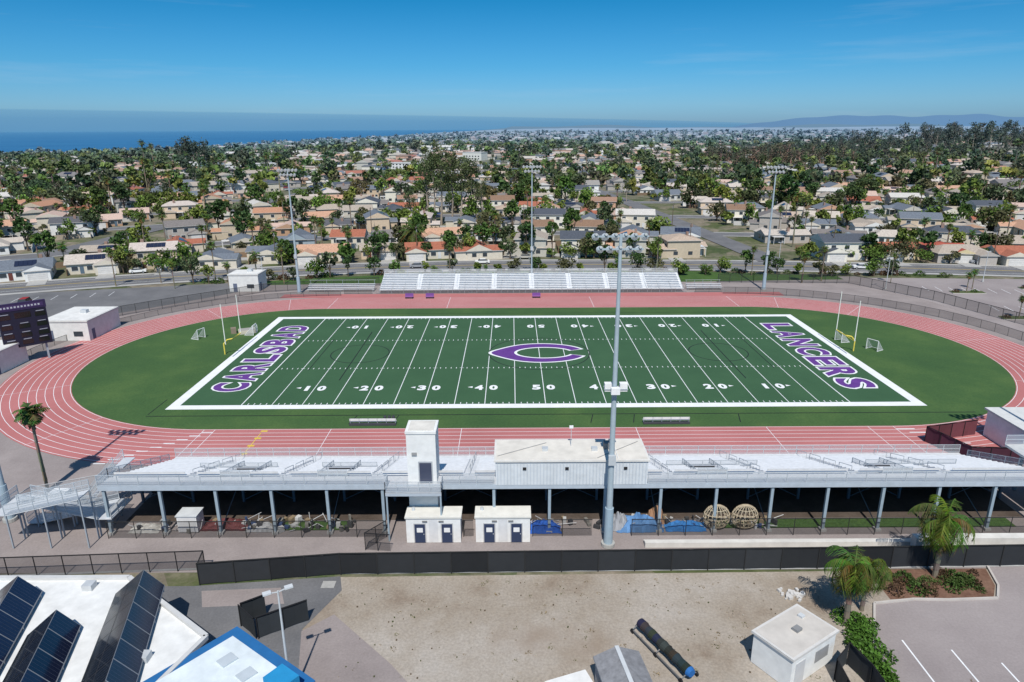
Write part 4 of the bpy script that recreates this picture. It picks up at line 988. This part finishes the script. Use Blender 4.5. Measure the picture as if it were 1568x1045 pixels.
# ---------------------------------------------------------------- foreground buildings
bb=B(); poly=[(-62,-86),(-30,-86),(-27.6,-78),(-37,-71),(-62,-71)]
bb.prism(poly,0,3.8,(.6,.59,.57),PAINT,(.72,.72,.70),CONC)
for a,c2 in zip(poly,poly[1:]+poly[:1]): bb.beam((*a,3.9),(*c2,3.9),.35,.35,(.55,.55,.54))
for x,y in ((-31.5,-80.5),(-40,-72.6)): bb.box(x,x+.8,y,y+.8,3.8,4.3,LG,METAL)
bb.obj('flat_roof_building')
def solar(name,loc,ln,wl,wr,h0,hr,rz):
    bb=B()
    for side,w in ((-1,wl),(1,wr)):
        n=max(1,round(w/1.05)); m=int(ln/1.75)
        def P(u,v,o=0): return (side*w*u,-ln*v,hr+(h0-hr)*u+o)
        q=[P(.0,0,-.06),P(1,0,-.06),P(1,1,-.06),P(.0,1,-.06),P(.0,0),P(1,0),P(1,1),P(.0,1)]
        if side<0: q=[q[1],q[0],q[3],q[2],q[5],q[4],q[7],q[6]]
        bb.hexa(q,(.30,.31,.33) if side>0 else (.04,.04,.045))  # left slope's frame and cells coloured darker, as if backlit
        for i in range(n):
            for j in range(m):
                u0=(i+.025)/n;u1=(i+.975)/n;v0=(j+.02)/m;v1=(j+.98)/m
                f=[P(u0,v0,.014),P(u0,v1,.014),P(u1,v1,.014),P(u1,v0,.014)]
                if side<0: f=f[::-1]
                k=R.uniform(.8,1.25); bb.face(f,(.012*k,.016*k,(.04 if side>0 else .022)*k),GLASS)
                for t in range(1,6):
                    vv=v0+(v1-v0)*t/6; g=[P(u0,vv-.0005,.018),P(u0,vv+.0005,.018),P(u1,vv+.0005,.018),P(u1,vv-.0005,.018)]; bb.face(g if side>0 else g[::-1],(.09,.1,.13))
        for v in (.03,.35,.65,.97):
            p=P(.95,v,-.08); bb.beam((p[0],p[1],0),p,.07,.07,LG,METAL); 
            bb.beam(P(.05,v,-.1),P(.95,v,-.1),.06,.06,LG,METAL)
    for v in (.03,.35,.65,.97): bb.beam((0,-ln*v,0),(0,-ln*v,hr-.08),.09,.09,LG,METAL)
    bb.obj(name,loc=loc,rotz=rz)
for lx_,ly_,wl,wr in ((-34.6,-72.7,2.3,1.3),(-38.6,-77.4,2.2,1.3),(-44.2,-73.4,2.4,1.4)):
    solar('solar_panel_array',(lx_,ly_,3.8),12.,wl,wr,.35,2.1,rad(16.7))
bb=B(); BL=(.02,.13,.33)
poly=[(-25.7,-77),(-18.4,-82.3),(-22,-89),(-32,-84.8)]
bb.prism(poly,0,4.,(.08,.2,.38),PAINT,BL,PAINT)
cx,cy=-24.6,-83.2; inn=[(cx+(x-cx)*.78,cy+(y-cy)*.78) for x,y in poly]; bb.prism(inn,4.003,4.3,WH,PAINT,(.66,.72,.74),CONC)
for k,f in enumerate((.28,.6)):
    a=Vector(inn[0]).lerp(Vector(inn[1]),f); d=(Vector(inn[3])-Vector(inn[0]))*.35
    bb.beam((a.x+d.x*.4,a.y+d.y*.4,4.36),(a.x+d.x*.8,a.y+d.y*.8,4.36),.9,.12,(.5,.55,.58),GLASS)
bb.obox(-20.3,-83.2,4.003,5.2,1.8,1.5,rad(-36),(.02,.25,.5)); bb.obox(-19.2,-84.4,4.003,5.0,.9,.9,rad(-36),(.05,.25,.2))
bb.obj('blue_trim_building')
def lamp(x,y,h):
    bb=B(); bb.cyl((0,0,0),(0,0,h),.11,.06,10,(.5,.52,.53)); bb.cyl((0,0,0),(0,0,.6),.25,.25,12,(.5,.5,.48),CONC)
    for s in (-1,1):
        bb.beam((0,0,h-.1),(s*.8,0,h+.05),.06,.06,LG); bb.box(min(s*.45,s*1.),max(s*.45,s*1.),-.18,.18,h,h+.12,LG)
    bb.obj('street_lamp',loc=(x,y,0),rotz=.5)
lamp(-21.1,-80,9.4); lamp(-70,56,8); lamp(90,50,8); lamp(120,58,8); lamp(72,75,8)
for P_ in ([(-27.7,-72.2),(-25.9,-73.8)],[(-25.7,-73.7),(-22.2,-71.6)],[(-27.6,-72.0),(-26,-70.9)]):
    fence('dumpster_screen_gate',P_,2.1,2.2,(.03,.035,.04),PAINT,BK,.05)
bb=B(); bb.obox(0,0,0,2.65,5.3,3.4,0,(.75,.75,.73)); bb.obox(0,0,2.653,2.85,5.6,3.7,0,(.6,.58,.55)); bb.obox(0,0,2.853,2.87,5.2,3.3,0,(.56,.52,.47),CONC)
bb.box(-2.2,-1.1,-1.75,-1.703,.05,2.1,(.55,.55,.55)); bb.box(.2,1.8,-1.75,-1.703,1,2,(.3,.3,.3)); bb.box(2.653,2.7,-.6,.6,.1,2.2,(.5,.5,.52)); bb.box(-.2,.4,-.3,.2,2.873,3.1,(.25,.25,.25)); bb.box(1.5,1.9,.5,.9,2.873,3.05,LG)
bb.obj('storage_shed',loc=(16.5,-76.4,0),rotz=rad(33))
fence('windscreen_fence',[(18.9,-78.4),(20.6,-76.8),(21.2,-79),(21.5,-86)],2.,2.2,(.03,.035,.04),PAINT,BK)
fence('windscreen_fence',[(18.9,-78.4),(18.6,-84)],2.,2.2,(.03,.035,.04),PAINT,BK)
def gabl(name,w,d,h,rise,wc,rc,loc,rz):
    bb=B(); bb.box(-w/2,w/2,-d/2,d/2,0,h,wc); gable(bb,-w/2,w/2,-d/2,d/2,h,rise,'y',rc,wc,0,.15); bb.box(-.5,.5,-d/2-.05,-d/2-.004,.02,1.9,(.3,.3,.3)); bb.box(-.15,.15,-d/2-.15,d/2+.15,h+rise+.14,h+rise+.2,LG)
    bb.obj(name,loc=loc,rotz=rz)
gabl('garden_shed',3.2,4,2.2,.7,(.5,.5,.5),(.24,.24,.25),(2.9,-80.3,0),.15); 
bb=B(); bb.obox(0,0,0,1.9,3,3.4,0,WH); bb.obox(0,0,1.903,2.05,3.2,3.6,0,(.72,.71,.68)); bb.box(-.5,.5,-1.75,-1.703,.1,1.8,LG); bb.obj('white_storage_box',loc=(-.7,-81.6,0),rotz=.35)
bb=B(); a=Vector((5.4,-72.9,.75)); c2=Vector((8.1,-78.2,.75)); d=(c2-a).normalized(); s=Vector((-d.y,d.x,0))
for i in range(12):
    p=a+(c2-a)*i/12;q=a+(c2-a)*(i+1)/12; bb.cyl(p,q,.38+.05*math.sin(i*2.3),.38+.05*math.sin(i*2.3+2.3),14,tuple(z*R.uniform(.7,1.8) for z in (.025,.026,.032)))
bb.cyl(c2,c2+d*.3,.42,.3,14,(.02,.12,.35))
for sg in (-1,1):
    bb.beam(a+s*sg*.75-Vector((0,0,.45)),c2+s*sg*.75-Vector((0,0,.45)),.09,.12,(.15,.15,.15)); 
    for p in (a,c2,(a+c2)/2): bb.beam(p+s*sg*.75-Vector((0,0,.45)),p+Vector((0,0,.0)),.07,.07,(.2,.2,.2)); bb.cyl(p+s*sg*.7-Vector((0,0,.55)),p+s*sg*.82-Vector((0,0,.55)),.2,.2,10,BK)
bb.obj('tarp_roller_cart')
rb=B()
for i in range(420):
    x=R.uniform(-19,24);y=R.uniform(-90,-66.5); s=R.uniform(.04,.13)
    c=R.choice([(.12,.09,.06),(.4,.36,.3),(.08,.09,.04),(.3,.25,.2)]); rb.obox(x,y,-.04,s*.5,s,s*.8,R.uniform(0,3),c)
rb.obj('scattered_stones')
wd=[xf(bush_t(i,.3,.08,14,[(.20,.15,.08),(.13,.13,.06)][i%2],.1),(R.gauss(4,12),R.uniform(-88,-66.3),-.03),0,R.uniform(.4,1.1)) for i in range(160)]
make_obj('dry_weeds',concat(wd))
rb=B()
for i in range(26): s=R.uniform(.15,.4); rb.obox(19.6+R.gauss(0,.6),-68.6+R.gauss(0,.35),-.02,s*.6,s,s*.7,R.uniform(0,3),(.6,.58,.55),CONC)
rb.obj('rubble_pile')
place('red_tile_house',red,(128,94,.1),-.15); place('white_two_storey_house',wh2,(38,300,float(gz(38,300))),0,1.4)
place('white_house',wht,(50,104,.1),0)
for i,(x,y) in enumerate(((-120,85),(-78,90),(-35,96),(8,97),(52,98),(95,92),(140,84),(-60,150),(0,158),(60,158),(120,150))):
    bb=B(); bb.cyl((0,0,-.3),(0,0,10.5),.15,.1,8,(.13,.09,.06)); bb.beam((-1.1,0,9.8),(1.1,0,9.8),.1,.12,(.13,.09,.06)); bb.cyl((.3,0,8.4),(.3,0,9.2),.2,.2,8,LG); 
    for X in (-1,-.4,.5,1.): bb.cyl((X,0,9.85),(X,0,10.05),.05,.04,6,(.3,.3,.3))
    bb.obj('utility_pole',loc=(x,y,float(gz(x,y))),rotz=1.5)
# ---------------------------------------------------------------- light, sky, camera
w=bpy.data.worlds.new('World'); scene.world=w; w.use_nodes=True; nt=w.node_tree; bg=nt.nodes['Background']
sk=nt.nodes.new('ShaderNodeTexSky'); sk.sky_type='NISHITA'; sk.sun_disc=False; sk.sun_elevation=rad(54); sk.sun_rotation=rad(180)
sk.altitude=50; sk.air_density=1.; sk.dust_density=.6; sk.ozone_density=2.5
tc=nt.nodes.new('ShaderNodeTexCoord'); sp=nt.nodes.new('ShaderNodeSeparateXYZ'); nt.links.new(tc.outputs['Generated'],sp.inputs[0])
g=ramp(nt,sp.outputs[2],[(0,(.42,.74,1.30)),(.03,(.40,.78,1.28)),(.08,(.22,.70,1.13)),(.165,(.06,.58,.93)),(.4,(.3,.75,1.0)),(1.,(.6,.85,1.))])
col=mix(nt,1.,sk.outputs[0],g,'MULTIPLY')
mp=nt.nodes.new('ShaderNodeMapping'); mp.inputs['Scale'].default_value=(1.6,1.6,22.); mp.inputs['Rotation'].default_value=(.0,.06,0); nt.links.new(tc.outputs['Generated'],mp.inputs[0])
cl=ramp(nt,noise(nt,1.6,6,.6,mp.outputs[0]),[(.54,(0,0,0)),(.76,(.2,.2,.2))])
col=mix(nt,cl,col,(5.,6.5,8.))
nt.links.new(col,bg.inputs[0]); bg.inputs[1].default_value=.095
sd=bpy.data.lights.new('sun','SUN'); sd.energy=4.6; sd.angle=rad(.5); sd.color=(1,.96,.9); so=bpy.data.objects.new('sun',sd); so.rotation_euler=(rad(36),0,rad(-1)); scene.collection.objects.link(so)
cd=bpy.data.cameras.new('camera'); cam=bpy.data.objects.new('camera',cd); scene.collection.objects.link(cam)
cd.sensor_width=36; cd.lens=24; cd.clip_start=.5; cd.clip_end=150000
cam.matrix_world=Matrix.Translation((-5,-119.5,39.5))@Matrix.Rotation(rad(72.7),4,'X')@Matrix.Rotation(rad(-.3),4,'Z')
scene.camera=cam
scene.view_settings.view_transform='Standard'; scene.view_settings.look='None'; scene.view_settings.exposure=0
